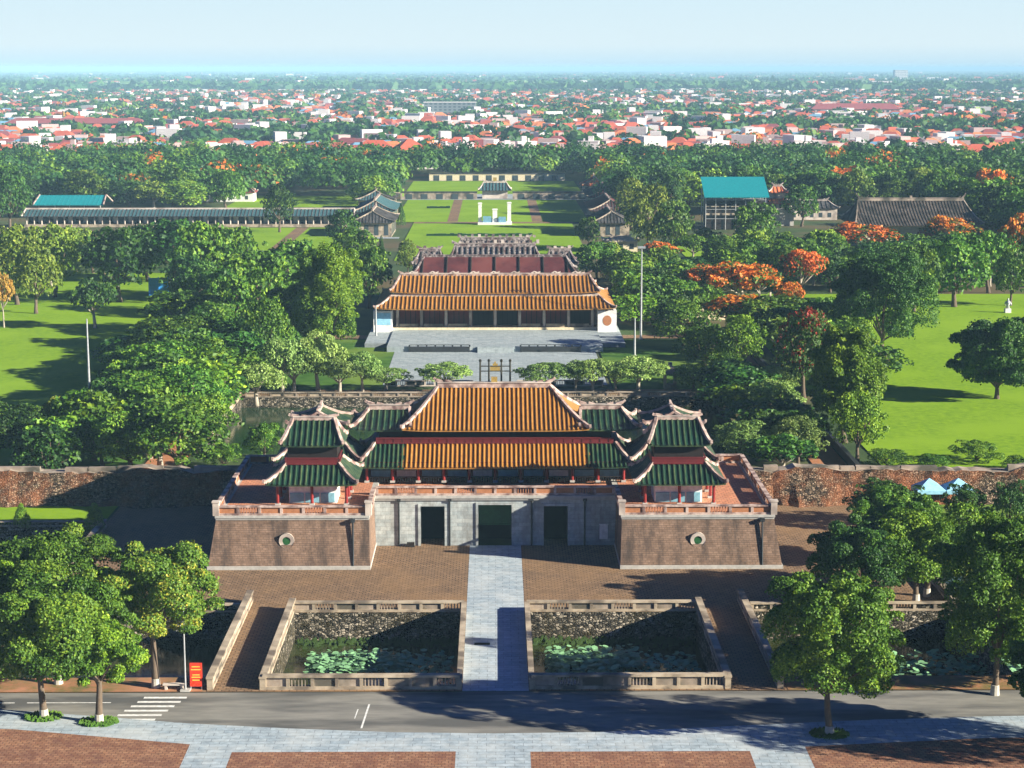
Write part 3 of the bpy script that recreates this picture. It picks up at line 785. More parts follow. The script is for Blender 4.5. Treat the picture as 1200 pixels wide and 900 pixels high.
wing_pavilion(-19.6, 206.6, True, 'green-roofed pavilion with a pale gable, behind the front pavilion on the left wing')
wing_pavilion(19.8, 206.6, True, 'green-roofed pavilion with a pale gable, behind the front pavilion on the right wing')

# ------------------------------------------------------------------ bridge, bronze gates and court of the throne hall
o = sheet('stone_bridge', [(-2.6, 2.6, 214, 296)], .01, 'blue_stone')
for sx, s in ((-1, 'left'), (1, 'right')):
    parapet('bridge_parapet', sx * 2.7, 246, sx * 2.7, 296, .9, f'low parapet along the {s} side of the bridge over the inner pond', thick=.3, body='plaster')
    parapet('pond_parapet', (3.2 if sx > 0 else -39), 289.4, (34 if sx > 0 else -3.2), 289.4, .8, f'low weathered wall on the far bank of the inner pond, {s} of the bridge', infill='coping', body='wall_cap')
parapet('pond_parapet', -39.9, 246, -39.9, 289, .9, 'pale low wall along the left bank of the inner pond', infill='coping', pitch=40)
m = MB(); m.box(45.8, 46.2, 222, 352, 0, 1.1); m.box(45.7, 46.3, 222, 352, 1.1, 1.2)
tag(m.build('garden_wall', 'pipe_dark'), 'long thin dark wall running away beside the orange garden path on the right', 'wall')
m = MB()
o = sheet('court_paving', [(-18.2, 18.2, 300, 336.4)], .06, 'court_stone')
m = MB(); m.box(-19.6, 19.6, 336.4, 372, 0, 1.0); o = m.build('court_terrace', 'court_stone'); o['kind'] = 'structure'
m = MB(); m.box(-24, -19.7, 342, 372, 0, .8); m.box(19.7, 24, 342, 372, 0, .8); o = m.build('side_terrace', 'court_stone'); o['kind'] = 'structure'
for i, (a, b) in enumerate(((-15.5, -4.6), (4.6, 15.5))):
    m = MB()
    m.box(a, b, 336.0, 336.38, .0, 1.0)
    n = int((b - a) / 1.4)
    for k in range(n + 1): m.box(a + k * (b - a) / n - .14, a + k * (b - a) / n + .14, 336.1, 336.35, 1.002, 1.35)
    m.box(a, b, 336.12, 336.33, 1.30, 1.4)
    tag(m.build('terrace_balustrade', ['pipe_dark']), f'dark low balustrade at the step of the paved court, {("left", "right")[i]} half', 'balustrade')
m = MB()
for k in range(5): m.box(-3.2, 3.2, 334.9 + k * .3, 336.39, .2 * k, .2 * k + .199)
tag(m.build('court_steps', 'court_stone'), 'broad stone steps in the middle of the paved court', 'steps')

for gy, lab in ((297.5, 'bronze ceremonial archway with enamel panels at the court end of the bridge'), (245.0, 'bronze ceremonial archway at the gate end of the bridge, just behind the gate')):
    g = empty('bronze_archway', (0, gy, 0), 0, lab, 'archway')
    for x in (-2.4, -1.0, 1.0, 2.4):
        hh = 4.3
        m = MB(); m.tube([(x, 0, 0), (x, 0, hh)], [.17, .13], 10); m.tube([(x, 0, hh), (x, 0, hh + .25), (x, 0, hh + .45)], [.2, .24, .05], 10)
        c = m.build('column', 'bronze', g); m = MB(); m.box(x - .4, x + .4, -.4, .4, 0, .5); m.build('plinth', 'base_stone', c)
    m = MB()
    m.box(-2.4, 2.4, -.08, .08, 2.7, 2.85); m.box(-2.4, 2.4, -.08, .08, 3.5, 3.65)
    m.build('cross_beam', 'bronze', g)
    m = MB(); m.box(-.8, .8, -.07, .07, 2.86, 3.49); m.box(-.4, .4, -.1, .1, 3.66, 4.0); m.box(-.15, .15, -.1, .1, 4.01, 4.3)
    m.build('enamel_panel', 'yellow_enamel', g)
for sx, s in ((-1, 'left'), (1, 'right')):
    parapet('court_balustrade', sx * 3.6, 299.4, sx * 17.5, 299.4, 1.0, f'pale balustrade with dark openings at the court front, {s} of the bronze archway', body='plaster', infill='pipe_dark', pitch=1.5, thick=.3)

# small stone shrine posts by the pond
g = empty('stone_shrine', (28.0, 296.5, 0), 0, 'small stone shrine with a hipped cap beside the dark pond, right of the gate roofs', 'shrine')
m = MB()
for x in (-.8, .8):
    for y in (-.8, .8): m.box(x - .18, x + .18, y - .18, y + .18, 0, 2.6)
m.box(-.7, .7, -.7, .7, 0, .8); m.build('pillar', 'coping', g)
m = MB(); b4 = [(-1.5, -1.5, 2.6), (1.5, -1.5, 2.6), (1.5, 1.5, 2.6), (-1.5, 1.5, 2.6)]
for i in range(4): m.poly([b4[i], b4[(i + 1) % 4], (.25 * (1 if i in (0, 1) else -1), .25 * (1 if i in (1, 2) else -1), 3.9), (.25 * (-1 if i in (0, 3) else 1) * (1 if i != 0 else 1), .25 * (-1 if i in (0, 1) else 1), 3.9)])
m.poly(b4[::-1]); m.box(-.3, .3, -.3, .3, 3.8, 4.3); m.build('cap', 'wall_cap', g)

# ------------------------------------------------------------------ throne hall
th = empty('throne_hall', (0, 360, 0), 0, 'long throne hall with two bands of orange roof and white end walls', 'palace')
pz = 1.0
m = MB(); m.box(-20.5, 20.5, -1.6, 22, pz, pz + .45); m.build('plinth', 'cream_wall', th)
xs = [-18.6 + i * 37.2 / 9 for i in range(10)]
columns(th, [(-14.2 + i * 28.4 / 6 , -.6) for i in range(7)] + [(-18.8, -.6), (18.8, -.6)], pz + .45, 5.3, .3, 'plaster')
m = MB(); m.box(-19.6, 19.6, 2.2, 20, pz, 6.5); m.build('front_wall', 'dark_red', th)
m = MB()
for i in range(8):
    a = -18.8 + i * 4.7
    m.box(a + .4, a + 4.3, 2.0, 2.19, pz + .46, 4.4, 0 if i not in (3, 4, 7) else 1)
    for k in range(1, 4): m.box(a + .4 + k * .97, a + .5 + k * .97, 1.93, 2.0, pz + .46, 4.4, 2)
m.build('door_panel', ['red_lacquer', 'dark_wood', 'dark_void'], th)
m = MB()
for i in range(8): 
    if i in (3, 4): continue
    a = -18.6 + i * 4.7; m.box(a + .2, a + 3.8, -1.0, -.85, pz + .45, pz + 1.1)
m.build('railing', 'coping', th)
for sx in (-1, 1):
    m = MB(); a, b = (19.7, 23.3) if sx > 0 else (-23.3, -19.7); m.box(a, b, -3.2, -2.7, .8, 4.9)
    m.box(a, a + .5, -2.7, 18, .8, 4.9); m.box(b - .5, b, -2.7, 18, .8, 4.9)
    ew = m.build('end_wall', 'white_plaster', th)
    if sx < 0:
        m = MB(); m.box(a + .3, b - .3, -3.26, -3.202, 2.2, 4.5); m.build('shaded_mural', 'pale_blue', ew)  # mural panel, its blue carries the end wall's shade in the colour
    else:
        m = MB()
        m.disc((0, 0, 0), 1.0, 20)
        for v in range(len(m.v)): x_, y_, z_ = m.v[v]; m.v[v] = ((a + b) / 2 + x_ * .85, -3.24, 3.0 + y_)
        m.build('medallion', 'soil_orange', ew)
rf = Roof()
hip_roof(rf, -23, 23, -5, 24, 5.45, -20, 20, 0, 19, 7.4, lift=.3, sag=.25, rib=.8, rw=.28, rh=.18)
rf.r.bar((-20, -.02, 7.6), (20, -.02, 7.6), .4, .55, 1)
rf.build(th, ('orange_tile', 'orange_rib'))
m = MB(); m.box(-19.4, 19.4, .4, 19, 7.1, 8.3); m.build('clerestory', 'plaster', th)
rf = Roof()
hip_roof(rf, -20.2, 20.2, -.6, 15, 8.1, -18.6, 18.6, 7, 7.6, 10.5, lift=.3, sag=.25, rib=.8, rw=.28, rh=.18)
rf.ridge((-18.6, 7.2, 10.7), (18.6, 7.2, 10.7), .5, .6, curl=.5)
for k in range(9):
    x = -16 + k * 4; o_ = MB(); rf.tops.append(o_); o_.path([(x - .9, 7.2, 11.0), (x - .3, 7.2, 11.35), (x + .3, 7.2, 11.1), (x + .9, 7.2, 11.3)], .3, .22, 1)
rf.build(th, ('orange_tile', 'orange_rib'))
rf = Roof()
hip_roof(rf, -17, 17, 11, 30, 9.4, -14.4, 14.4, 20, 20.6, 12.9, lift=.3, sag=.3, rib=4.4, rw=.3, rh=.25)
rf.ridge((-14.4, 20.3, 13.1), (14.4, 20.3, 13.1), .5, .5, curl=.8)
rf.build(th, ('dark_red_roof', 'dark_wood'), ('mosaic_ridge', 'mosaic_ridge', 'mosaic_ridge'))
# the hall behind: weathered mosaic roofs
bh = empty('rear_hall', (0, 395, 0), 0, 'weathered grey and pink roofs crowded with mosaic ridges behind the throne hall', 'hall')
m = MB(); m.box(-16, 16, 0, 18, 0, 9.6); m.build('wall', 'plaster', bh)
for (x0, x1, y0, y1, z0, z1) in ((-10, 10, -3, 10, 10.0, 13.3), (-17.5, -10.2, -1, 9, 9.8, 12.2), (10.2, 17.5, -1, 9, 9.8, 12.2), (-9, 9, 10, 22, 10.5, 13.5)):
    rf = Roof()
    hip_roof(rf, x0, x1, y0, y1, z0, x0 + 1.5, x1 - 1.5, (y0 + y1) / 2, (y0 + y1) / 2, z1, rib=1.1, rw=.4, rh=.25)
    rf.ridge((x0 + 1.3, (y0 + y1) / 2, z1 + .3), (x1 - 1.3, (y0 + y1) / 2, z1 + .3), .6, .9, curl=.55)
    n = int((x1 - x0) / 1.5)
    for k in range(n): rf.r.box(x0 + .8 + k * 1.5, x0 + 1.4 + k * 1.5, (y0 + y1) / 2 - .3, (y0 + y1) / 2 + .3, z1 + .7, z1 + 1.0 + rnd.random() * .5, rnd.randint(0, 1))
    rf.build(bh, ('mosaic_ridge', 'grey_tile'), ('mosaic_ridge', 'plaster', 'mosaic_ridge'))

# ------------------------------------------------------------------ buildings of the inner city
def simple_roof(parent, x0, x1, y0, y1, ze, inset, zt, mats, trims=('plaster', 'plaster', 'plaster'), rib=1.2, ridge=True, lift=.3, **k):
    rf = Roof(); ym = (y0 + y1) / 2
    hip_roof(rf, x0, x1, y0, y1, ze, x0 + inset, x1 - inset, ym, ym, zt, rib=rib, lift=lift, rw=.35, rh=.2, **k)
    if ridge: rf.ridge((x0 + inset, ym, zt + .2), (x1 - inset, ym, zt + .2), .5, .6, curl=.7)
    return rf.build(parent, mats, trims)

def corridor(name, x0, x1, y, label, depth=8, h=3.6, rt=('teal_pale', 'grey_tile'), n=28, zr=5.6):
    g = empty(name, ((x0 + x1) / 2, y, 0), 0, label, 'gallery')
    L = (x1 - x0) / 2
    m = MB(); m.box(-L, L, 0, depth, 0, .9); m.build('plinth', 'coping', g)
    m = MB(); m.box(-L + .3, L - .3, depth * .55, depth - .2, .9, h + .3); m.build('rear_wall', 'dark_wood', g)
    for k in range(n):
        x = -L + .6 + (2 * L - 1.2) * k / (n - 1); m = MB(); m.tube([(x, .7, .9), (x, .7, h)], [.2, .2], 6); m.build('column', 'plaster', g)
    m = MB(); 
    for k in range(n - 1):
        if k % 2: x = -L + .6 + (2 * L - 1.2) * k / (n - 1); m.box(x + .5, x + 1.9, depth * .55 - .1, depth * .55 - .001, 1.1, 3.0)
    m.build('window', 'panel_white', g)
    rf = Roof(); rf.panel((-L - .6, -.6, h), (L + .6, -.6, h), (L + .3, depth / 2, zr), (-L - .3, depth / 2, zr), rib=1.2, rw=.3, rh=.12, lift=0, sag=.1)
    rf.panel((L + .6, depth + .6, h), (-L - .6, depth + .6, h), (-L - .3, depth / 2, zr), (L + .3, depth / 2, zr), rib=1.2, rw=.3, rh=.12, lift=0, sag=.1)
    rf.r.bar((-L - .4, depth / 2, zr + .15), (L + .4, depth / 2, zr + .15), .4, .5)
    rf.build(g, rt, ('plaster', 'plaster', 'plaster'))
    return g
corridor('long_gallery', -152, -46, 608, 'very long low gallery with a pale teal roof beyond the left lawns', n=44)
g = empty('shelter', (-146, 652, 0), 0, 'bright teal metal roof standing behind the left end of the long gallery', 'shelter')
m = MB()
for x in (-10.5, -5, 0, 5, 10.5): m.tube([(x, -5, 0), (x, -5, 5.2)], [.15, .15], 6)
m.build('post', 'metal_grey', g)
rf = Roof(); rf.panel((-12, -7, 4.6), (12, -7, 4.6), (11.5, 1, 7.4), (-11.5, 1, 7.4), rib=1.5, rw=.15, rh=.08, lift=0, sag=0); rf.panel((12, 9, 4.6), (-12, 9, 4.6), (-11.5, 1, 7.4), (11.5, 1, 7.4), rib=1.5, rw=.15, rh=.08, lift=0, sag=0)
rf.build(g, ('teal_metal', 'teal_metal'))
# right: scaffold shelter with teal roof
g = empty('scaffold_shelter', (76.5, 598, 0), 0, 'tall open scaffold with a single sloping bright teal roof right of the court', 'shelter')
m = MB()
for i in range(7):
    for j in range(3):
        x = -9.5 + i * 19 / 6; y = -1 + j * 6; m.tube([(x, y, 0), (x, y, 10.6 + j * .9)], [.12, .12], 6)
for z in (3.5, 6.5, 9.5):
    for j in range(3): m.bar((-9.5, -1 + j * 6, z), (9.5, -1 + j * 6, z), .15, .15)
m.build('scaffold', 'metal_grey', g)
m = MB(); m.box(-9, 9, .4, 10.5, 0, 9.2); m.build('inner_building', 'dark_wood', g)
m = MB(); m.box(-9.5, 4, -.5, .2, 4.6, 5.2); m.box(-9.5, 9, -.4, .2, 7.2, 7.6); m.build('walkway', 'coping', g)
m = MB(); m.poly([(-10.2, -3, 10.6), (10.4, -3, 10.6), (10.8, 13, 16.0), (-9.8, 13, 16.0)]); m.poly([(-10.2, -3, 10.45), (10.4, -3, 10.45), (10.8, 13, 15.85), (-9.8, 13, 15.85)]); m.poly([(-10.2, -3, 10.6), (10.4, -3, 10.6), (10.4, -3, 10.3), (-10.2, -3, 10.3)])
m.build('sloping_roof', 'teal_metal', g)
# small tiered tower
g = empty('tiered_tower', (92.5, 612, 0), 0, 'small two-tiered tower with orange-red roofs and white storeys beside the teal shelter', 'tower')
m = MB(); m.box(-5, 5, 0, 8, 0, 5.2); m.build('base', 'base_stone', g)
m = MB(); m.box(-3.6, 3.6, 1, 7, 5.2, 7.6); m.box(-2.4, 2.4, 2, 6, 8.8, 11); m.build('storey', 'plaster', g)
for (a, z0, z1, mt) in ((4.8, 7.2, 9.0, 0), (3.2, 10.8, 12.6, 0)):
    simple_roof(g, -a, a, 4 - a * .9, 4 + a * .9, z0, a * .55, z1, ('town_orange', 'town_red'))
for k in range(4):
    m = MB(); m.box(-3.2 + k * 1.7, -2.4 + k * 1.7, .9, .98, 5.6, 7.0); m.build('window', 'window_dark', g)
# big grey-roofed hall on the right
g = empty('grey_hall', (122, 546, 0), 0, 'large hall with a broad dark grey tiled roof and pale ridge beyond the flame trees', 'hall')
m = MB(); m.box(-15, 15, -5, 14, 0, 6); m.build('wall', 'cream_wall', g)
m = MB(); m.box(-13, -5, -5.15, -5.01, 3.2, 4.4); m.build('red_panel', 'red_lacquer', g)
m = MB(); m.box(0, 6, -5.15, -5.01, 1, 4.2); m.build('red_panel', 'red_lacquer', g)
rf = Roof(); hip_roof(rf, -18.5, 18.5, -8, 18, 6.2, -15.5, 15.5, 5, 5, 12.4, rib=.9, rw=.3, rh=.16, lift=.6, sag=.6)
rf.ridge((-15.6, 5, 12.8), (15.6, 5, 12.8), .6, .9, curl=1.4, mid=True); rf.build(g, ('brown_tile', 'brown_tile'), ('wall_cap', 'wall_cap', 'wall_cap'))
# side halls left and right of the court
def side_hall(cx, cy, wx, dy, h, rh, mats, label, n=1, wall='coping', rz=0):
    g = empty('side_hall', (cx, cy, 0), rz, label, 'hall')
    m = MB(); m.box(-wx / 2, wx / 2, -dy / 2, dy / 2, 0, h); m.build('wall', wall, g)
    k = int(dy / 3.2)
    for i in range(k):
        m = MB(); m.box(wx / 2, wx / 2 + .06, -dy / 2 + .8 + i * 3.2, -dy / 2 + 2.4 + i * 3.2, .4, h - .7); m.build('window', 'window_dark', g)
    for i in range(max(2, int(wx / 3))):
        m = MB(); m.box(-wx / 2 + .8 + i * 3, -wx / 2 + 2.1 + i * 3, -dy / 2 - .06, -dy / 2, .6, h - .8); m.build('window', 'window_dark', g)
    rf = Roof(); x0, x1, y0, y1 = -wx / 2 - 1, wx / 2 + 1, -dy / 2 - 1, dy / 2 + 1; ins = wx * .3
    hip_roof(rf, x0, x1, y0, y1, h - .1, 0, 0, y0 + ins, y1 - ins, h + rh, rib=1.0, rw=.3, rh=.15)
    rf.ridge((0, y0 + ins, h + rh + .2), (0, y1 - ins, h + rh + .2), .5, .7, curl=.8)
    rf.build(g, mats, ('wall_cap', 'pink_trim', 'plaster'))
    return g
side_hall(-37.5, 584, 12, 26, 4.6, 3.0, ('grey_tile', 'grey_tile'), 'side hall with a pale yard in front, nearest on the left of the bright court')
side_hall(-39.5, 632, 12, 34, 4.6, 3.2, ('grey_tile', 'teal_pale'), 'second side hall with a grey-blue roof on the left of the bright court')
side_hall(-42.5, 684, 12, 30, 4.6, 3.0, ('teal_pale', 'grey_tile'), 'farthest side hall on the left of the bright court')
side_hall(35.5, 584, 11, 24, 4.4, 3.0, ('grey_tile', 'grey_tile'), 'dark roofed side hall nearest on the right of the bright court')
side_hall(38.0, 636, 12, 36, 4.6, 3.2, ('grey_tile', 'dark_red_roof'), 'second dark roofed side hall on the right of the bright court')
side_hall(40.5, 700, 12, 34, 4.6, 3.2, ('town_maroon', 'grey_tile'), 'maroon roofed side hall on the right of the bright court')
side_hall(39.5, 752, 9, 10, 5.0, 3.0, ('town_orange', 'town_red'), 'small orange roofed pavilion at the far right corner of the court')
sheet('side_yard', [(-42, -29, 566, 571)], .05, 'court_stone')
# white and blue stage in the middle of the court
g = empty('festival_stage', (0, 618, 0), 0, 'white and blue festival stage with three white towers on the court lawn', 'stage')
m = MB(); m.box(-5.6, 5.6, -2, 4, 0, .8); m.build('platform', 'white_plaster', g)
for i, (x, h, w_) in enumerate(((-4.9, 7.2, 1.1), (0, 5.2, 1.5), (4.7, 7.4, 1.2))):
    m = MB(); m.box(x - w_ / 2, x + w_ / 2, -.8, .4, .8, h); m.box(x - w_ / 2 - .15, x + w_ / 2 + .15, -.95, .55, h - .4, h - .1); m.build('tower', 'white_plaster', g)
m = MB(); m.box(-3.9, -1.2, -1.4, -.8, .8, 2.8); m.box(1.2, 3.6, -1.4, -.8, .8, 2.6); m.box(-1.6, 1.6, 1, 1.4, .8, 2.0); m.build('blue_panel', 'town_blue', g)
# garden wall and ruined walls behind the court
for i, (x0, x1, y, h, lab, mt) in enumerate([(-37, -7, 738, 2.6, 'grey wall across the back of the court, left of the small blue-grey gate', 'wall_cap'),
        (7, 38, 738, 2.6, 'grey wall across the back of the court, right of the small blue-grey gate', 'wall_cap'),
        (-30, 32, 862, 3.0, 'far cream wall below the tree line behind the courts', 'cream_wall')]):
    g = empty('court_wall', ((x0 + x1) / 2, y, 0), 0, lab, 'wall')
    L = (x1 - x0) / 2
    m = MB(); m.box(-L, L, 0, .8, 0, h); m.build('wall_body', mt, g)
    m = MB(); m.box(-L - .1, L + .1, -.2, 1.0, h, h + .5); m.build('coping', 'grey_tile', g)
    m = MB(); k = int(L / 3)
    for j in range(k): m.box(-L + 2 + j * 6, -L + 4.6 + j * 6, -.08, -.001, .1, h - .5)
    m.build('dark_opening', 'window_dark', g)
g = empty('court_gate', (0, 742, 0), 0, 'small blue-grey roofed gate with a yellow crest in the middle of the back wall', 'gate')
m = MB(); m.box(-5, 5, 0, 5, 0, 3.4); m.build('wall', 'plaster', g)
simple_roof(g, -6.5, 6.5, -1.5, 6.5, 3.3, 2, 6.2, ('teal_pale', 'grey_tile'))
m = MB(); m.box(-.7, .7, 2.2, 2.8, 6.6, 8.2); m.build('crest', 'yellow_enamel', g)
# other small buildings
def cottage(name, x, y, w_, d_, h, rh, wall, roof, label, rz=0, cat='house'):
    g = empty(name, (x, y, 0), rz, label, cat)
    m = MB(); m.box(-w_ / 2, w_ / 2, -d_ / 2, d_ / 2, 0, h); m.build('wall', wall, g)
    k = max(1, int(w_ / 3))
    for i in range(k):
        m = MB(); m.box(-w_ / 2 + .8 + i * 3, -w_ / 2 + 2.0 + i * 3, -d_ / 2 - .06, -d_ / 2, .9, min(h - .5, 2.4)); m.build('window', 'window_dark', g)
    simple_roof(g, -w_ / 2 - .6, w_ / 2 + .6, -d_ / 2 - .6, d_ / 2 + .6, h - .1, min(w_, d_) * .4, h + rh, roof, rib=1.5)
    return g
cottage('park_hut', -69.5, 424, 9, 7, 2.8, 1.5, 'dark_wood', ('grey_tile', 'grey_tile'), 'low dark hut under the trees at the edge of the left lawn')
m = MB(); m.box(-77.5, -73.3, 419, 419.3, 0, 4.4)
for x in (-77.5, -75.4, -73.3): m.box(x - .08, x + .08, 418.8, 419.4, 0, 4.6)
tag(m.build('hoarding', 'blue_sheet'), 'blue sheet hoarding beside the dark hut on the left lawn', 'hoarding')
cottage('white_house', -104, 730, 22, 9, 3.6, 3.2, 'white_plaster', ('dark_red_roof', 'town_maroon'), 'white house with a dark red roof beyond the long gallery')
cottage('yellow_house', 35.3, 526, 9, 6, 3.2, .6, 'cream_wall', ('cream_wall', 'cream_wall'), 'small cream flat-topped building by the trees right of the throne hall')
cottage('garden_pavilion', 108, 640, 16, 8, 4, 2.2, 'plaster', ('grey_tile', 'grey_tile'), 'grey roofed pavilion between the tiered tower and the large grey hall')
m = MB(); m.box(46, 64, 640, 641, 0, 2.6); m.box(46, 64, 639.8, 641.2, 2.6, 3.0)
tag(m.build('long_wall', 'coping'), 'long pale wall left of the teal scaffold shelter', 'wall')
# court side walls seen right of the throne hall
for i, (y, lab) in enumerate(((380, 'low cream wall right of the throne hall beside the tall mast'), (430, 'grey garden wall behind the tall mast'))):
    m = MB(); m.box(27, 47 - i * 12, y, y + .5, 0, 2.0); m.box(26.9, 47.1 - i * 12, y - .1, y + .6, 2.0, 2.3)
    tag(m.build('garden_wall', 'cream_wall'), lab, 'wall')
# market tents by the right wall
g = empty('market_tent', (52.5, 214, 0), 0, 'light blue tent tops between the bushes in front of the right citadel wall', 'tent')
for i in range(2):
    m = MB(); x = -1.8 + i * 3.4; b4 = [(x - 1.7, -1.6, 2.3), (x + 1.7, -1.6, 2.3), (x + 1.7, 1.6, 2.3), (x - 1.7, 1.6, 2.3)]
    for k in range(4): m.poly([b4[k], b4[(k + 1) % 4], (x, 0, 3.5)])
    for k in range(4): m.poly([b4[k], b4[(k + 1) % 4], (b4[(k + 1) % 4][0], b4[(k + 1) % 4][1], 1.9), (b4[k][0], b4[k][1], 1.9)])
    m.build('canopy', 'pale_blue', g)
    m = MB()
    for b in b4: m.tube([(b[0], b[1], 0), (b[0], b[1], 2.3)], [.05, .05], 6)
    m.build('pole', 'metal_grey', g)

# ------------------------------------------------------------------ masts, lamp, sign, benches
def mast(x, y, h, label, heads=True):
    g = empty('light_mast', (x, y, 0), 0, label, 'mast')
    m = MB(); m.tube([(0, 0, 0), (0, 0, h * .5), (0, 0, h)], [.22, .17, .1], 8); m.build('pole', 'metal_grey', g)
    m = MB(); m.box(-.35, .35, -.35, .35, 0, .4); m.build('base', 'base_stone', g)
    if heads:
        m = MB(); m.box(-.7, .7, -.25, .25, h - .3, h + .1); m.build('lamp_head', 'metal_grey', g)
mast(-58, 265, 15.6, 'tall thin grey mast standing at the edge of the left lawn', False)
mast(27.6, 352, 17.6, 'tall grey light mast beside the right end of the throne hall')
mast(24.8, 330, 7, 'short grey pole at the right edge of the paved court', False)
mast(-22.5, 352, 6.5, 'short pale pole at the left edge of the throne hall terrace', False)
g = empty('street_lamp', (-25.6, 148.9, 0), 0, 'slim grey street lamp at the kerb beside the left ramp', 'street lamp')
m = MB(); m.tube([(0, 0, 0), (0, 0, 4), (0, 0, 7.2)], [.08, .065, .05], 8); m.build('pole', 'metal_grey', g)
m = MB(); m.tube([(0, 0, 7.1), (-.2, 0, 7.35), (-.7, 0, 7.45)], [.05, .05, .05], 6); m.build('arm', 'metal_grey', g)
m = MB(); m.box(-1.0, -.45, -.14, .14, 7.38, 7.5); m.build('lamp_head', 'plaster', g)
m = MB(); m.box(-.4, .4, -.3, .3, 0, .16); m.build('base', 'base_stone', g)
m = MB(); m.box(-.62, -.1, -.04, .04, 5.1, 6.4); tag(m.build('pole_banner', 'white_plaster'), 'small white banner hanging on the slim street lamp', 'banner')
bpy.data.objects['pole_banner'].location = (-25.6, 148.9, 0)
g = empty('notice_sign', (-24.75, 149.2, 0), 0, 'upright red notice sign with yellow lines at the kerb beside the street lamp', 'sign')
m = MB(); m.box(-.5, .5, -.06, .06, .3, 2.3); m.build('board', 'sign_red', g)
m = MB()
for k, (z, w_) in enumerate(((1.95, .34), (1.7, .4), (1.25, .3), (1.05, .36), (.8, .3))): m.box(-w_, w_, -.075, -.062, z, z + .09)
m.build('lettering', 'sign_yellow', g)
m = MB(); m.box(-.48, -.40, -.04, .04, 0, .3); m.box(.40, .48, -.04, .04, 0, .3); m.build('leg', 'metal_grey', g)
def bench(x, y, rz, label):
    g = empty('stone_bench', (x, y, 0), rz, label, 'bench')
    m = MB(); m.box(-.9, .9, -.25, .25, .42, .52); m.build('seat', 'plaster', g)
    for s_ in (-1, 1): m = MB(); m.box(s_ * .65 - .1, s_ * .65 + .1, -.2, .2, 0, .42); m.build('leg', 'plaster', g)
sheet('verge', [(-80, -24.2, 148.65, 152.3), (24.2, 80, 148.65, 152.3)], .03, 'verge_soil')
bench(-26.6, 149.25, 0, 'pale stone bench on the verge just left of the street lamp')
m = MB(); m.box(-1.9, -.5, 161.2, 161.8, .006, .03); o = m.build('dark_plate', 'dark_void'); tag(o, 'dark rectangular plate on the central stone path', 'drain cover')  # thin near-black plate lying on the path
# planting beds round the trees of the pavement
def statue(x, y, label):
    g = empty('lawn_statue', (x, y, 0), 0, label, 'statue')
    m = MB(); m.box(-.6, .6, -.6, .6, 0, .9); m.build('pedestal', 'white_plaster', g)
    m = MB(); m.tube([(0, 0, .9), (0, 0, 1.5), (.05, 0, 2.1), (0, 0, 2.6)], [.45, .35, .5, .3], 8); m.tube([(0, 0, 2.6), (0, 0, 2.85), (0, 0, 3.05)], [.16, .22, .1], 8)
    m.tube([(.4, 0, 2.4), (.65, -.1, 1.9), (.5, -.3, 1.5)], [.15, .12, .1], 6); m.tube([(-.4, 0, 2.4), (-.65, -.1, 1.9), (-.5, -.3, 1.5)], [.15, .12, .1], 6)
    m.build('figure', 'metal_grey', g, smooth=True)
statue(107.8, 391, 'grey statue on a white pedestal standing alone on the right lawn')

# ------------------------------------------------------------------ trees
def crown_quads(lumps, n, size, seed, up=.15, jit=.75, tint_spread=.28):
    """leaf quads through the outer part of a set of ellipsoid lumps; lumps = [(cx,cy,cz,rx,ry,rz)]"""
    r = np.random.RandomState(seed)
    L = np.array(lumps); area = (L[:, 3] * L[:, 5]) ; pr = area / area.sum()
    k = r.choice(len(L), n, p=pr)
    d = r.normal(size=(n, 3)); d /= np.linalg.norm(d, axis=1)[:, None]
    d[:, 2] = np.where(d[:, 2] < -.45, -d[:, 2], d[:, 2])
    rad = 1 - np.abs(r.normal(0, .13, n)); rad = np.where(r.rand(n) < .06, 1.0 + r.rand(n) * .18, rad)
    C0 = L[k, :3]; S = L[k, 3:6]
    P = C0 + d * S * rad[:, None]
    keep = np.ones(n, bool)
    for i in range(len(L)):                       # drop leaves buried deep in another lump
        q = ((P - L[i, :3]) / L[i, 3:6]); keep &= ~(((q ** 2).sum(1) < .5) & (k != i))
    P = P[keep]; d = d[keep]; kk = k[keep]; m = len(P)
    nrm = d + r.normal(0, jit, (m, 3)); nrm[:, 2] += up; nrm /= np.linalg.norm(nrm, axis=1)[:, None]
    t = np.cross(nrm, r.normal(size=(m, 3))); t /= np.linalg.norm(t, axis=1)[:, None] + 1e-9
    b = np.cross(nrm, t)
    s = size * r.uniform(.55, 1.25, m)[:, None]
    t = t * s * .5; b = b * s * .36
    q = np.stack([P - t, P - b * .9 , P + t, P + b], 1)
    lump_t = r.uniform(-.22, .22, len(L))
    tint = np.clip(.48 + lump_t[kk] + r.normal(0, tint_spread * .6, m), 0, 1)
    return q, tint

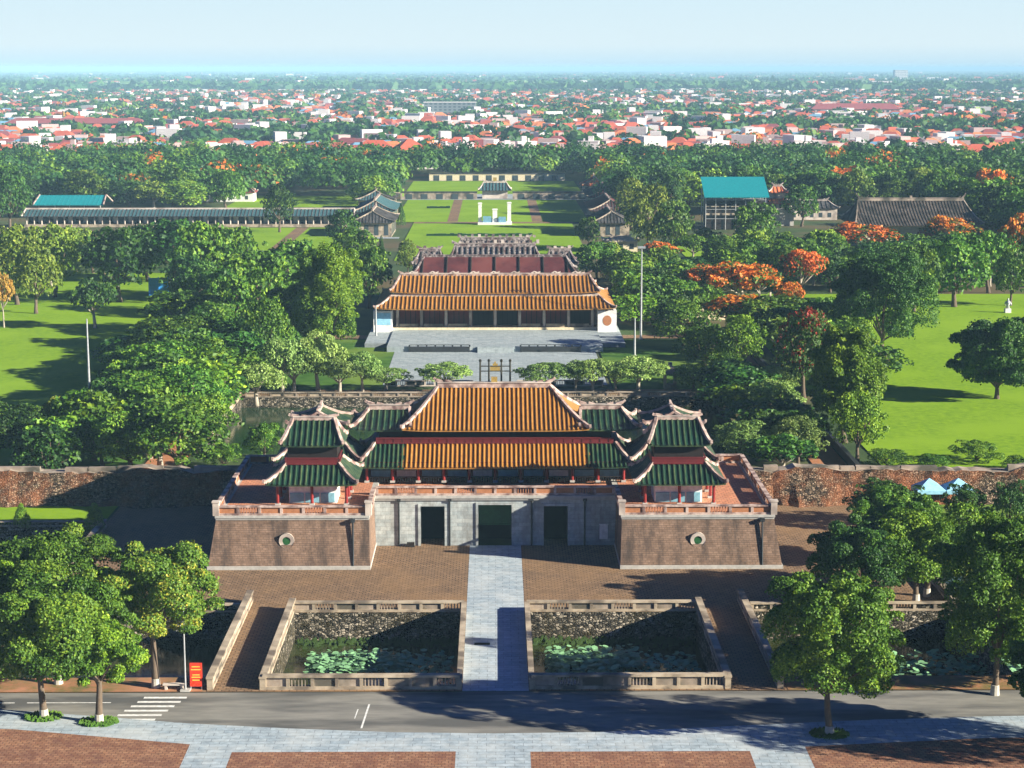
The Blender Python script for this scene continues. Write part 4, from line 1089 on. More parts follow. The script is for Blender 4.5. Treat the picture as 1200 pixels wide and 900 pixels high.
def make_lumps(shape, seed, R_=5.0, H=7.0, zb=2.5):
    r = random.Random(seed); L = []
    n = {'round': 17, 'spread': 15, 'tall': 16, 'cone': 9, 'bush': 15}[shape]
    L.append((0, 0, zb + H * .5, R_ * .55, R_ * .55, H * .34))
    for i in range(n):
        a = i * 2.4 + r.uniform(-.4, .4)
        if shape == 'round':
            v = (i + .5) / n; z = zb + H * (.18 + .66 * v); rr = R_ * .72 * math.sin(math.pi * (.22 + .70 * v)) * r.uniform(.7, 1.05); s = R_ * r.uniform(.26, .42)
        elif shape in ('spread', 'bush'):
            v = (i + .5) / n; z = zb + H * (.35 + .42 * v + r.uniform(-.08, .08)); rr = R_ * (.82 - .55 * v) * r.uniform(.8, 1.05); s = R_ * r.uniform(.24, .38)
        elif shape == 'tall':
            v = (i + .5) / n; z = zb + H * (.10 + .78 * v); rr = R_ * .62 * math.sin(math.pi * (.25 + .65 * v)) * r.uniform(.7, 1.1); s = R_ * r.uniform(.28, .44)
        else:
            v = (i + .5) / n; z = zb + H * (.05 + .85 * v); rr = R_ * .35 * (1 - v); s = R_ * (.75 - .5 * v)
        zs = s * r.uniform(.62, .95) * (H / 7.0 if shape != 'spread' else .8)
        L.append((rr * math.cos(a), rr * math.sin(a), min(z, zb + H - zs), s, s * r.uniform(.85, 1.15), zs))
    if shape != 'cone':                           # ragged small boughs on the outside
        for i in range(30):
            a = r.uniform(0, 6.28); v = r.random(); e = math.sin(math.pi * (.15 + .7 * v)) * (1 if shape != 'tall' else .85)
            s = R_ * r.uniform(.09, .19); k = R_ * r.uniform(.78, 1.02) * e
            z = zb + H * ((.08 + .86 * v) if shape != 'spread' else (.3 + .5 * v))
            L.append((k * math.cos(a), k * math.sin(a), z, s, s * r.uniform(.7, 1.3), s * r.uniform(.5, .9)))
    return L

def trunk_mb(lumps, H, zb, seed, r0=.35, limbs=7):
    r = random.Random(seed); m = MB()
    bx, by = r.uniform(-.4, .4), r.uniform(-.4, .4)
    fork = Vector((bx, by, zb + H * .12))
    m.tube([(0, 0, -.15), (bx * .2, by * .1, zb * .35), (bx * .7, by * .8, zb * .8), tuple(fork), (bx, by, zb + H * .5)], [r0 * 1.35, r0, r0 * .85, r0 * .7, r0 * .25], 8)
    idx = list(range(1, min(len(lumps), 16))); r.shuffle(idx)
    for i in idx[:limbs]:
        c = Vector(lumps[i][:3]); mid = fork.lerp(c, .5) + Vector((r.uniform(-.3, .3), r.uniform(-.3, .3), -.35))
        m.tube([tuple(fork - Vector((0, 0, r.uniform(.1, .8)))), tuple(mid), tuple(c)], [r0 * .45, r0 * .3, r0 * .1], 6)
    return m

LEAF = dict(mid='leaf_mid', deep='leaf_deep', bright='leaf_bright', pale='leaf_pale', light='leaf_light', gold='leaf_gold', flame='leaf_flame', reds='leaf_reds', yellowish='leaf_yellowish')
PROTO = {}
def proto(shape, colour, var, n, size, lod):
    key = (shape, colour, var, lod)
    if key in PROTO: return PROTO[key]
    sd_ = hash((len(shape), var, lod)) % 1000 + var * 17
    zb = {'bush': .05, 'round': 1.5, 'spread': 2.2, 'tall': 1.4, 'cone': .6}[shape]
    L = make_lumps(shape, sd_, 5.0, 7.6 if shape != 'spread' else 5.6, zb)
    q, t = crown_quads(L, n, size, sd_ + 1)
    if colour in ('flame', 'reds'):              # blossom sits on the sunny upper outside of some branches
        z = q[:, 0, 2]; lo, hi = z.min(), z.max()
        rs = np.random.RandomState(sd_ + 5)
        cl = np.sin(q[:, 0, 0] * 1.1 + var) * np.cos(q[:, 0, 1] * 1.3 + var * 2) * .35
        t = np.clip(.16 + .52 * (z - lo) / (hi - lo) + cl + rs.normal(0, .20, len(z)), 0, 1)
    me = fast_quads('crown', q, [LEAF[colour]], t)
    tm = trunk_mb(L, 7.6 if shape != 'spread' else 5.6, zb, sd_)
    to = tm.build('trunk', 'bark' if shape != 'spread' else 'bark_pale', None, smooth=True); tme = to.data; bpy.data.objects.remove(to)
    zmax = float(q[:, :, 2].max()); rmax = float(np.percentile(np.abs(q[:, :, 0]), 98))
    PROTO[key] = (me, tme, zmax, rmax)
    return PROTO[key]

def plant(x, y, wd, ht, shape, colour, label, cat='tree', group=None, n=3200, size=.62, lod=0, name=None, rot=None, sub=True):
    if name == 'bush' and shape != 'cone': shape = 'bush'
    var = int(abs(x * 13.7 + y * 7.1)) % 3
    me, tme, zm, rm = proto(shape, colour, var, n, size, lod)
    g = empty(name or {'bush': 'bush', 'round': 'broadleaf_tree', 'spread': 'spreading_tree', 'tall': 'tall_tree', 'cone': 'conical_tree'}[shape], (x, y, 0), rnd.uniform(0, 6.28) if rot is None else rot, label, cat, group)
    s = wd / 2 / rm; g.scale = (s, s * rnd.uniform(.92, 1.08), ht / zm)
    c = bpy.data.objects.new('crown', me); C.objects.link(c); c.parent = g
    t = bpy.data.objects.new('trunk', tme); C.objects.link(t); t.parent = g
    return g

MID_TREES = [
    (-152.2, 590.6, 12.9, 20.9, 'round', 'deep', 'left_far'),
    (-67.5, 588.8, 9.7, 16.1, 'round', 'deep', 'left_far'),
    (-41.7, 515.4, 8.9, 12.9, 'round', 'deep', 'left_far'),
    (-103.9, 406.5, 11.5, 17.7, 'round', 'light', 'lawn_back'),
    (-98.8, 419.6, 12.6, 16.8, 'round', 'light', 'lawn_back'),
    (-96.2, 391.4, 10.0, 14.8, 'round', 'light', 'lawn_back'),
    (-106.0, 474.2, 8.7, 11.9, 'round', 'light', 'lawn_back'),
    (-97.3, 369.6, 4.4, 11.9, 'spread', 'gold', 'lawn_gold'),
    (-79.1, 368.8, 8.8, 10.2, 'spread', 'deep', 'lone'),
    (-82.6, 411.0, 12.4, 16.9, 'round', 'deep', 'blue_grove'),
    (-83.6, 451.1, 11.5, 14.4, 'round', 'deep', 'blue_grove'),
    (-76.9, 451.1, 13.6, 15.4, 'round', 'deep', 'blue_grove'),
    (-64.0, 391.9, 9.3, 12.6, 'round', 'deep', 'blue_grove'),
    (-63.8, 410.0, 12.0, 18.3, 'round', 'mid', 'left_grove'),
    (-57.8, 416.1, 11.4, 16.6, 'round', 'mid', 'left_grove'),
    (-45.5, 358.7, 10.8, 17.3, 'round', 'mid', 'left_grove'),
    (-40.6, 379.0, 11.4, 16.9, 'round', 'mid', 'left_grove'),
    (-50.9, 353.5, 9.7, 14.2, 'round', 'mid', 'left_grove'),
    (-35.6, 338.2, 9.6, 12.8, 'round', 'mid', 'left_grove'),
    (-38.1, 308.2, 7.9, 13.5, 'round', 'mid', 'left_grove'),
    (-27.0, 400.0, 8.4, 13.7, 'round', 'mid', 'left_grove'),
    (-33.6, 455.3, 10.4, 13.0, 'round', 'mid', 'left_grove'),
    (-29.6, 330.6, 12.7, 21.2, 'round', 'bright', 'big_left'),
    (-57.6, 342.3, 11.9, 11.2, 'round', 'mid', 'avenue_left'),
    (-49.6, 323.9, 9.8, 10.7, 'round', 'mid', 'avenue_left'),
    (-53.3, 305.9, 12.1, 11.0, 'round', 'mid', 'avenue_left'),
    (-47.1, 291.3, 10.2, 9.6, 'round', 'mid', 'avenue_left'),
    (-51.4, 280.7, 10.9, 10.2, 'round', 'mid', 'avenue_left'),
    (-43.1, 257.0, 10.2, 10.5, 'round', 'mid', 'avenue_left'),
    (-48.4, 253.0, 9.8, 10.0, 'round', 'mid', 'avenue_left'),
    (-40.1, 231.1, 10.3, 10.2, 'round', 'mid', 'avenue_left'),
    (-46.0, 232.3, 8.2, 8.5, 'round', 'mid', 'avenue_left'),
    (-39.0, 245.2, 6.8, 8.4, 'round', 'mid', 'avenue_left'),
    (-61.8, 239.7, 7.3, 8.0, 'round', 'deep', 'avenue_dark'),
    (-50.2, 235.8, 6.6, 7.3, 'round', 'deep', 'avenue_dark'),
    (-58.9, 251.2, 5.3, 7.0, 'round', 'light', 'avenue_gold'),
    (-34.9, 236.9, 4.6, 3.3, 'spread', 'mid', 'pond_bush'),
    (-30.5, 243.6, 5.0, 4.9, 'spread', 'mid', 'pond_bush'),
    (-36.4, 282.2, 8.1, 6.6, 'spread', 'pale', 'court_row_left'),
    (-42.1, 292.8, 6.9, 3.5, 'spread', 'pale', 'court_row_left'),
    (-32.0, 294.4, 8.3, 6.5, 'spread', 'pale', 'court_row_left'),
    (-24.6, 292.8, 7.4, 5.6, 'spread', 'pale', 'court_row_left'),
    (-17.4, 295.2, 6.5, 3.8, 'spread', 'pale', 'court_row_left'),
    (-28.2, 295.2, 8.0, 9.7, 'spread', 'pale', 'court_row_left'),
    (-33.5, 292.0, 7.2, 9.2, 'spread', 'pale', 'court_row_left'),
    (-44.3, 279.7, 5.7, 5.6, 'spread', 'pale', 'court_row_left'),
    (-21.1, 294.4, 5.7, 6.5, 'spread', 'pale', 'court_row_left'),
    (-8.0, 293.6, 6.2, 4.0, 'spread', 'pale', 'court_row_mid'),
    (8.0, 292.0, 7.0, 4.2, 'spread', 'pale', 'court_row_mid'),
    (12.7, 292.0, 3.8, 4.5, 'spread', 'pale', 'court_row_mid'),
    (15.4, 292.0, 5.6, 4.7, 'spread', 'pale', 'court_row_mid'),
    (22.6, 292.8, 7.6, 4.8, 'spread', 'pale', 'court_row_right'),
    (19.3, 295.2, 4.5, 3.4, 'spread', 'pale', 'court_row_right'),
    (43.2, 523.0, 12.9, 19.7, 'tall', 'light', 'gold_tall'),
    (43.3, 595.8, 10.9, 17.0, 'tall', 'light', 'gold_tall'),
    (48.0, 503.0, 10.6, 16.1, 'round', 'mid', 'right_mid'),
    (69.5, 499.4, 11.4, 16.5, 'round', 'mid', 'right_mid'),
    (56.3, 457.5, 9.6, 10.4, 'round', 'mid', 'right_mid'),
    (60.9, 442.0, 11.3, 11.6, 'round', 'mid', 'right_mid'),
    (67.6, 438.4, 10.4, 11.5, 'round', 'mid', 'right_mid'),
    (24.6, 450.3, 9.5, 10.3, 'round', 'mid', 'right_mid'),
    (26.8, 536.0, 7.3, 9.2, 'round', 'mid', 'right_mid'),
    (99.8, 610.2, 11.1, 13.9, 'round', 'mid', 'right_mid'),
    (-21.7, 466.6, 5.5, 9.1, 'tall', 'light', 'palm'),
    (28.2, 455.6, 6.2, 9.4, 'tall', 'light', 'palm'),
    (-27.3, 450.4, 2.7, 11.4, 'cone', 'deep', 'cypress'),
    (26.7, 450.7, 2.5, 8.2, 'cone', 'deep', 'cypress'),
    (30.0, 415.4, 2.7, 7.1, 'cone', 'deep', 'cypress'),
    (-30.4, 609.4, 2.8, 8.0, 'cone', 'deep', 'cypress'),
    (51.7, 392.5, 12.9, 9.8, 'spread', 'flame', 'flame_court'),
    (47.3, 410.3, 8.3, 7.6, 'spread', 'flame', 'flame_court'),
    (47.8, 362.0, 9.3, 6.7, 'spread', 'flame', 'flame_court'),
    (61.3, 388.0, 5.3, 6.4, 'spread', 'flame', 'flame_court'),
    (42.2, 476.9, 7.8, 6.8, 'spread', 'flame', 'flame_court'),
    (67.3, 407.9, 7.1, 10.7, 'spread', 'flame', 'flame_red'),
    (98.0, 499.9, 15.1, 9.4, 'spread', 'flame', 'flame_red'),
    (125.5, 517.8, 10.9, 9.8, 'spread', 'flame', 'flame_red'),
    (126.1, 451.5, 7.4, 15.0, 'spread', 'flame', 'flame_red'),
    (52.9, 354.8, 11.4, 8.5, 'round', 'mid', 'right_low'),
    (33.7, 334.6, 8.3, 9.9, 'round', 'mid', 'right_low'),
    (35.6, 314.6, 8.7, 7.9, 'round', 'mid', 'right_low'),
    (37.2, 378.1, 7.6, 8.8, 'round', 'mid', 'right_low'),
    (37.3, 299.9, 6.3, 5.3, 'round', 'mid', 'right_low'),
    (31.4, 293.8, 5.4, 4.6, 'round', 'mid', 'right_low'),
    (40.6, 309.0, 8.2, 10.6, 'round', 'bright', 'right_round'),
    (48.1, 288.4, 9.5, 14.3, 'round', 'reds', 'flame_dark'),
    (48.0, 252.9, 9.8, 16.3, 'round', 'bright', 'alley_right'),
    (47.4, 240.3, 6.4, 9.4, 'round', 'bright', 'alley_right'),
    (61.4, 318.1, 7.3, 8.8, 'round', 'bright', 'alley_right'),
    (58.2, 333.7, 7.0, 9.2, 'round', 'bright', 'alley_right'),
    (69.1, 332.3, 17.0, 19.6, 'round', 'deep', 'big_right'),
    (88.2, 391.9, 10.4, 15.3, 'round', 'mid', 'big_right2'),
    (98.9, 400.8, 14.3, 16.5, 'round', 'mid', 'lawn_right_back'),
    (113.1, 426.9, 10.9, 14.6, 'round', 'mid', 'lawn_right_back'),
    (111.6, 402.7, 8.5, 12.4, 'round', 'mid', 'lawn_right_back'),
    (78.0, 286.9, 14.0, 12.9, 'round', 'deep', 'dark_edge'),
    (121.2, 554.9, 11.1, 10.9, 'round', 'mid', 'hall_front'),
    (32.0, 238.0, 6.8, 5.9, 'round', 'pale', 'pond_right'),
    (39.4, 262.4, 6.8, 7.3, 'round', 'pale', 'pond_right'),
    (39.1, 236.9, 6.1, 6.6, 'round', 'pale', 'pond_right'),
    (44.3, 289.3, 5.9, 5.0, 'round', 'pale', 'pond_right'),
    (50.6, 236.8, 5.7, 2.3, 'spread', 'mid', 'wall_bush'),
    (62.8, 239.8, 6.5, 2.8, 'spread', 'mid', 'wall_bush'),
    (66.7, 234.4, 3.9, 1.9, 'spread', 'mid', 'wall_bush'),
    (56.3, 235.6, 4.4, 1.9, 'spread', 'mid', 'wall_bush'),
    (44.1, 204.5, 8.2, 5.7, 'round', 'deep', 'wall_front_bush'),
    (52.7, 204.3, 5.3, 5.0, 'round', 'deep', 'wall_front_bush'),
    (57.4, 203.5, 4.7, 5.7, 'round', 'deep', 'wall_front_bush'),
    (-44.4, 203.1, 2.5, 3.4, 'cone', 'bright', 'small_bush'),
    (-53.1, 205.4, 1.9, 2.8, 'cone', 'bright', 'small_bush'),
    (-41.5, 189.8, 3.6, 2.9, 'round', 'mid', 'spill'),
]

TL = {
 'left_far': ('tall deep green tree standing by the long teal-roofed gallery', 'trees by the long gallery'),
 'lawn_back': ('light olive-green tree in the clump at the back of the left lawn', 'light trees at the back of the left lawn'),
 'lawn_gold': ('golden yellow tree at the far left edge of the left lawn', None),
 'lone': ('lone small tree with a bare pale trunk standing on the left lawn', None),
 'blue_grove': ('dark green tree in the shady grove around the dark hut and blue hoarding', 'dark trees around the hut'),
 'left_grove': ('green tree in the dense grove left of the throne hall', 'trees of the grove left of the throne hall'),
 'big_left': ('biggest bright green tree of the grove, nearest the throne hall\'s left end', None),
 'avenue_left': ('green tree in the closed avenue between the left lawn and the inner pond', 'avenue trees left of the pond'),
 'avenue_dark': ('dark green tree in shade behind the left citadel wall', 'dark trees behind the left citadel wall'),
 'avenue_gold': ('small yellowish tree between the left lawn and the avenue', None),
 'pond_bush': ('low leafy bush at the gate end of the left inner pond', 'bushes at the inner pond'),
 'court_row_left': ('low pale green spreading tree on the pond bank left of the paved court', 'pale spreading trees left of the court'),
 'court_row_mid': ('small pale green tree in the row directly behind the great orange gate roof', 'pale trees behind the gate roof'),
 'court_row_right': ('pale green round-topped tree on the bank right of the paved court', 'pale trees right of the court'),
 'gold_tall': ('tall yellow-green tree right of the side halls', 'tall yellow-green trees'),
 'right_mid': ('mid green tree among the garden trees between the throne hall and the teal scaffold', 'garden trees before the teal scaffold'),
 'palm': ('light feathery tree just behind a corner of the throne hall', 'feathery trees behind the throne hall'),
 'cypress': ('narrow dark pointed tree near the side halls behind the throne hall', 'narrow dark trees'),
 'flame_court': ('flame tree with orange-red blossom in the garden right of the throne hall', 'orange flame trees right of the throne hall'),
 'flame_red': ('orange-red flame tree standing before the large grey-roofed hall', 'flame trees before the grey hall'),
 'right_low': ('low green tree in the shady garden right of the paved court', 'garden trees right of the court'),
 'right_round': ('round bright green tree below the flame trees right of the court', None),
 'flame_dark': ('dark tree scattered with deep red blossom beside the thin dark garden wall', None),
 'alley_right': ('bright green tree along the left edge of the right lawn', 'bright trees edging the right lawn'),
 'big_right': ('largest dark dome-shaped tree on the right lawn with a short trunk', None),
 'big_right2': ('green tree just behind the largest dome-shaped tree of the right lawn', None),
 'lawn_right_back': ('green tree in the row at the back of the right lawn', 'trees at the back of the right lawn'),
 'dark_edge': ('dark wide tree alone at the edge of the right lawn, casting a long shadow', None),
 'hall_front': ('round tree in front of the middle of the large grey roof', None),
 'pond_right': ('pale green round tree at the right end of the inner pond', 'pale trees at the right of the pond'),
 'wall_bush': ('low green bush along the inside of the right citadel wall', 'bushes inside the right citadel wall'),
 'wall_front_bush': ('dense dark bush-like tree in front of the right citadel wall', 'dense trees in front of the right wall'),
 'small_bush': ('small conical bush on the grass below the left citadel wall', 'conical bushes below the left wall'),
 'spill': ('small green tree by the left plaza wall, behind the street trees', None),
}
HEROES = []
for (x, y, wd, ht, sh, col, key) in MID_TREES:
    lab, grp = TL[key]
    small = 'bush' in key
    if key in ('avenue_left', 'left_grove', 'blue_grove', 'court_row_left', 'alley_right', 'avenue_dark', 'right_low', 'pond_right'): wd *= 1.15
    if key in ('court_row_mid', 'court_row_right'): wd *= 1.35; ht *= 1.2
    if key in ('flame_court', 'flame_red'): wd *= 1.3; ht *= 1.12
    if key in ('big_right', 'dark_edge', 'big_left', 'alley_right') and wd > 9: HEROES.append((x, y, wd * (1.12 if key != 'alley_right' else 1), ht, col, lab, grp)); continue
    plant(x, y, wd, ht, sh, col, lab, 'bush' if small else 'tree', grp, name='bush' if small else None, n=8500 if y < 340 else 4500, size=.40 if y < 340 else .56, lod=1 if y < 340 else 0)

# street trees in the foreground, individually shaped
def big_tree(x, y, wd, ht, sh, col, label, seed, n=26000, size=.25, zb=3.0, lean=0, r0=.28, pale=False, white=True):
    L = [(a, b, c, d_ * .84, e * .84, f * .8) for a, b, c, d_, e, f in make_lumps(sh, seed, wd / 2, ht - zb, zb)]
    rr = random.Random(seed + 3)
    for i in range(16):                           # extra ragged outer clumps
        a = rr.uniform(0, 6.28); v = rr.random(); s = wd * rr.uniform(.05, .11)
        L.append((wd / 2 * .86 * math.cos(a) * math.sin(math.pi * (.2 + .6 * v)), wd / 2 * .86 * math.sin(a) * math.sin(math.pi * (.2 + .6 * v)), zb + (ht - zb) * (.12 + .8 * v), s, s, s * .8))
    L = [(a + lean * (c / ht), b, c, d_, e, f) for a, b, c, d_, e, f in L]
    q, t = crown_quads(L, n, size, seed)
    me = fast_quads('crown', q, [LEAF[col]], t)
    g = empty('street_tree', (x, y, 0), 0, label, 'tree')
    c = bpy.data.objects.new('crown', me); C.objects.link(c); c.parent = g
    trunk_mb(L, ht - zb, zb, seed, r0, 10).build('trunk', 'bark_pale' if pale else 'bark', g, smooth=True)
    if white: m = MB(); m.tube([(0, 0, -.05), (0, 0, .8)], [r0 * 1.42, r0 * 1.2], 10); m.build('whitewash', 'limewash', g)
    return g
big_tree(-35.7, 142.3, 12.5, 11.3, 'round', 'mid', 'large leaning street tree at the left edge of the photo, on the pavement', 3, 71000, lean=.6, zb=3.2)
big_tree(-31.1, 141.1, 7.2, 8.6, 'spread', 'bright', 'small street tree on the pavement beside the zebra crossing', 5, 31000, zb=3.0)
big_tree(-28.2, 149.8, 11.0, 12.0, 'round', 'yellowish', 'street tree with yellow-tipped leaves beside the street lamp and left ramp', 8, 58000, zb=4.2)
big_tree(-36.5, 150.8, 12.5, 13.2, 'round', 'mid', 'tallest street tree of the left group, behind the leaning one', 11, 63000, zb=3.6)
big_tree(-43.5, 148.5, 11.0, 12.2, 'round', 'bright', 'street tree cut off by the left edge of the photo', 14, 50000, zb=3.4)
big_tree(25.7, 137.9, 11.6, 13.2, 'round', 'mid', 'tall oval street tree on the right pavement, nearest the ramp', 21, 71000, zb=2.6)
big_tree(35.0, 173.5, 11.5, 8.2, 'round', 'deep', 'dark broad tree behind the oval tree, beside the right moat', 24, 58000, zb=1.8)
big_tree(41.0, 147.5, 12.0, 16.0, 'tall', 'mid', 'very tall drooping tree at the right edge of the photo', 27, 80000, zb=2.2)
big_tree(42.0, 176.5, 10.0, 7.0, 'round', 'yellowish', 'tree with yellow-green top between the dark broad tree and the tall drooping one', 30, 50000, zb=1.8)
big_tree(41.5, 188.5, 9.5, 7.2, 'round', 'mid', 'leafy tree on the plaza corner in front of the blue tents', 33, 54000, zb=3.2)
big_tree(42.5, 137.2, 7.0, 8.5, 'tall', 'deep', 'low dark tree in the right foreground corner on the pavement', 36, 29000, zb=2.4)
big_tree(36.0, 132.0, 12.0, 12.0, 'round', 'mid', 'tree just outside the right foreground', 39, 25000, zb=3) if False else None
big_tree(46.5, 131.8, 12.5, 13.5, 'round', 'mid', 'street tree standing just beyond the right edge of the photo', 41, 25000, zb=3.2)
big_tree(57.0, 129.0, 12.0, 13.5, 'round', 'mid', 'second street tree beyond the right edge of the photo', 44, 25000, zb=3.2)
for i, (x, y, wd, ht, col, lab, grp) in enumerate(HEROES):
    g = big_tree(x, y, wd, ht, 'round', col, lab, 60 + i * 7, n=70000, size=.40, zb=1.0 if 'dome' in lab or 'dark wide' in lab else 1.6, r0=.42, white=False)
    g.name = 'broadleaf_tree'
    if grp: g['group'] = grp
big_tree(40.5, 174.5, 11.0, 9.5, 'round', 'bright', 'bright tree on the far moat bank between the drooping tree and the dark broad one', 47, 40000, zb=2.0)
big_tree(48.0, 151.2, 12.5, 13.0, 'round', 'mid', 'full leafy tree behind the tall drooping tree at the right edge', 51, 40000, zb=1.4)
big_tree(45.0, 150.8, 9.5, 9.5, 'round', 'deep', 'low dark tree on the verge behind the tall drooping tree, at the right edge', 55, 36000, zb=.8)
# grass beds round the trunks
for x, y, lab in ((-35.7, 142.3, 'round grass bed round the leaning street tree'), (-31.1, 141.1, 'round grass bed round the small street tree'), (25.7, 137.9, 'dark leafy bed round the oval street tree on the right')):
    mb = MB(); rr = random.Random(int(x))
    for k in range(420):
        a = rr.uniform(0, 6.28); r_ = 1.5 * math.sqrt(rr.random()); px, py = x + r_ * math.cos(a), y + r_ * .8 * math.sin(a); h = rr.uniform(.08, .3)
        mb.poly([(px - .1, py, .1), (px + .1, py + .04, .1), (px + .04, py + .05, .1 + h), (px - .06, py - .03, .1 + h * .8)])
    tag(mb.build('grass_bed', 'lawn_dark'), lab, 'grass', kind='stuff')

# undergrowth and garden trees that close the gaps
FILL = [(35.5, 40.5, 228, 300, 16, 5, 7, 'pale tree on the strip between the pond and the orange path'), (-56, -40, 228, 330, 30, 7, 10, 'tree filling the closed avenue left of the pond'),
        (28, 48, 366, 470, 26, 6, 9, 'low garden tree in the shade right of the throne hall'), (50, 66, 300, 420, 16, 6, 9, 'low tree along the garden wall left of the right lawn'),
        (48, 145, 428, 505, 60, 7, 10, 'tree in the thick garden before the teal scaffold and grey hall'), (-60, -30, 430, 470, 7, 6, 8, 'tree in the thick garden left behind the throne hall'),
        (-62, -36, 300, 350, 14, 5, 7, 'low tree in the shade left of the paved court'), (-130, -82, 440, 500, 18, 7, 10, 'tree in the thick row behind the left lawn')]
fp = [(t[0], t[1]) for t in MID_TREES]
flm = [(t[0], t[1]) for t in MID_TREES if 'flame' in t[6]]
for (x0, x1, y0, y1, n_, h0, h1, lab) in FILL:
    for i in range(n_):
        for tr in range(30):
            x, y = rnd.uniform(x0, x1), rnd.uniform(y0, y1)
            if -88 < x < -62 and 385 < y < 420: continue
            if any(abs(x - a) < 9 and b - 24 < y < b + 3 for a, b in flm): continue
            if all((x - a) ** 2 + (y - b) ** 2 > (42 if y > 300 else 22) for a, b in fp): break
        else: continue
        fp.append((x, y))
        plant(x, y, rnd.uniform(8, 12), rnd.uniform(h0, h1), rnd.choice(('round', 'spread', 'round')), rnd.choice(('mid', 'deep', 'deep', 'bright')), lab, 'tree', lab.replace('low tree', 'low trees').replace('tree in', 'trees in').replace('garden tree', 'garden trees'), n=2600, size=.7, lod=3)

# forest between the palace and the town
def blocked(x, y):
    if -44 < x < 46 and y < 866: return True
    if 60 < x < 104 and 560 < y < 640: return True
    if 98 < x < 146 and 515 < y < 590: return True
    if -160 < x < -40 and 596 < y < 668: return True
    if -128 < x < -46 and 660 < y < 742: return (x > -75 or x < -92) is False or y > 690 and x > -95 and False or (-95 < x < -46)
    return False
cand = []
for i in range(9000):
    y = 470 + (935 - 470) * rnd.random() ** .8; x = rnd.uniform(-.295, .31) * y
    if y < 672 and -170 < x < 0: continue
    if y < 650 and -20 < x < 150: continue
    if blocked(x, y): continue
    if abs(x) < 30 and y < 866: continue
    if any((x - a) ** 2 + (y - b) ** 2 < (8.5 + (y - 600) * .004) ** 2 for a, b in cand): continue
    cand.append((x, y))
cand.sort(key=lambda p: p[1])
FT = [('round', 'deep', 'dark green tree in the tree belt between palace and town'), ('round', 'mid', 'mid green tree in the tree belt between palace and town'),
      ('tall', 'mid', 'tall green tree in the tree belt between palace and town'), ('spread', 'light', 'spreading yellow-green tree in the tree belt between palace and town'),
      ('round', 'bright', 'bright green tree in the tree belt between palace and town'), ('spread', 'flame', 'flame tree with orange blossom in the tree belt before the town')]
NI = 100
for i, (x, y) in enumerate(cand[:NI]):
    k = rnd.choices(range(6), (38, 30, 14, 5, 9, 3))[0]
    plant(x, y, rnd.uniform(12, 18), rnd.uniform(11, 18), FT[k][0], FT[k][1], FT[k][2], 'tree', 'trees of the belt before the town', n=4200, size=.62, lod=2)

def mass(name, pts, per, label, mat='leaf_far', smin=.9, smax=1.4, rr=(6, 9), hh=(9, 15), seed=1, mats=None):
    """a far wood as one object: every crown is a cluster of leaf-clump faces"""
    r = np.random.RandomState(seed); n = len(pts); P = np.array(pts)
    N = n * per; idx = np.repeat(np.arange(n), per)
    R0 = r.uniform(rr[0], rr[1], n)[idx]; H0 = r.uniform(hh[0], hh[1], n)[idx]
    d = r.normal(size=(N, 3)); d /= np.linalg.norm(d, axis=1)[:, None]; d[:, 2] = np.abs(d[:, 2]) * .9 - .15 * r.rand(N)
    wob = 1 + .22 * np.sin(d[:, 0] * 5 + idx * 1.7) * np.cos(d[:, 1] * 5 + idx * 2.3) + r.normal(0, .06, N)
    c = np.stack([P[idx, 0] + d[:, 0] * R0 * wob, P[idx, 1] + d[:, 1] * R0 * wob, H0 * .45 + d[:, 2] * H0 * .55 * wob], 1)
    nrm = d + r.normal(0, .4, (N, 3)); nrm /= np.linalg.norm(nrm, axis=1)[:, None]
    t = np.cross(nrm, r.normal(size=(N, 3))); t /= np.linalg.norm(t, axis=1)[:, None] + 1e-9; b = np.cross(nrm, t)
    s = (r.uniform(smin, smax, N) * R0 / 6)[:, None]
    q = np.stack([c - t * s, c - b * s * .8, c + t * s, c + b * s * .8], 1)
    tt = np.clip(.45 + r.normal(0, .2, n)[idx] + r.normal(0, .14, N), 0, 1)
    mi = None
    if mats: mi = r.choice(len(mats), n, p=[m_[1] for m_ in mats])[idx]
    me = fast_quads(name, q, [m_[0] for m_ in mats] if mats else [mat], tt, mi)
    o = bpy.data.objects.new(name, me); C.objects.link(o); tag(o, label, 'trees', kind='stuff')
    return o
MM = [('leaf_far', .36), ('leaf_deep', .28), ('leaf_mid', .27), ('leaf_bright', .05), ('leaf_flame', .04)]
mass('far_woodland', cand[NI:], 520, 'mass of trees forming the far side of the green belt before the town', mats=MM, seed=4, rr=(6.5, 9.5), hh=(10, 17), smin=.35, smax=.7)

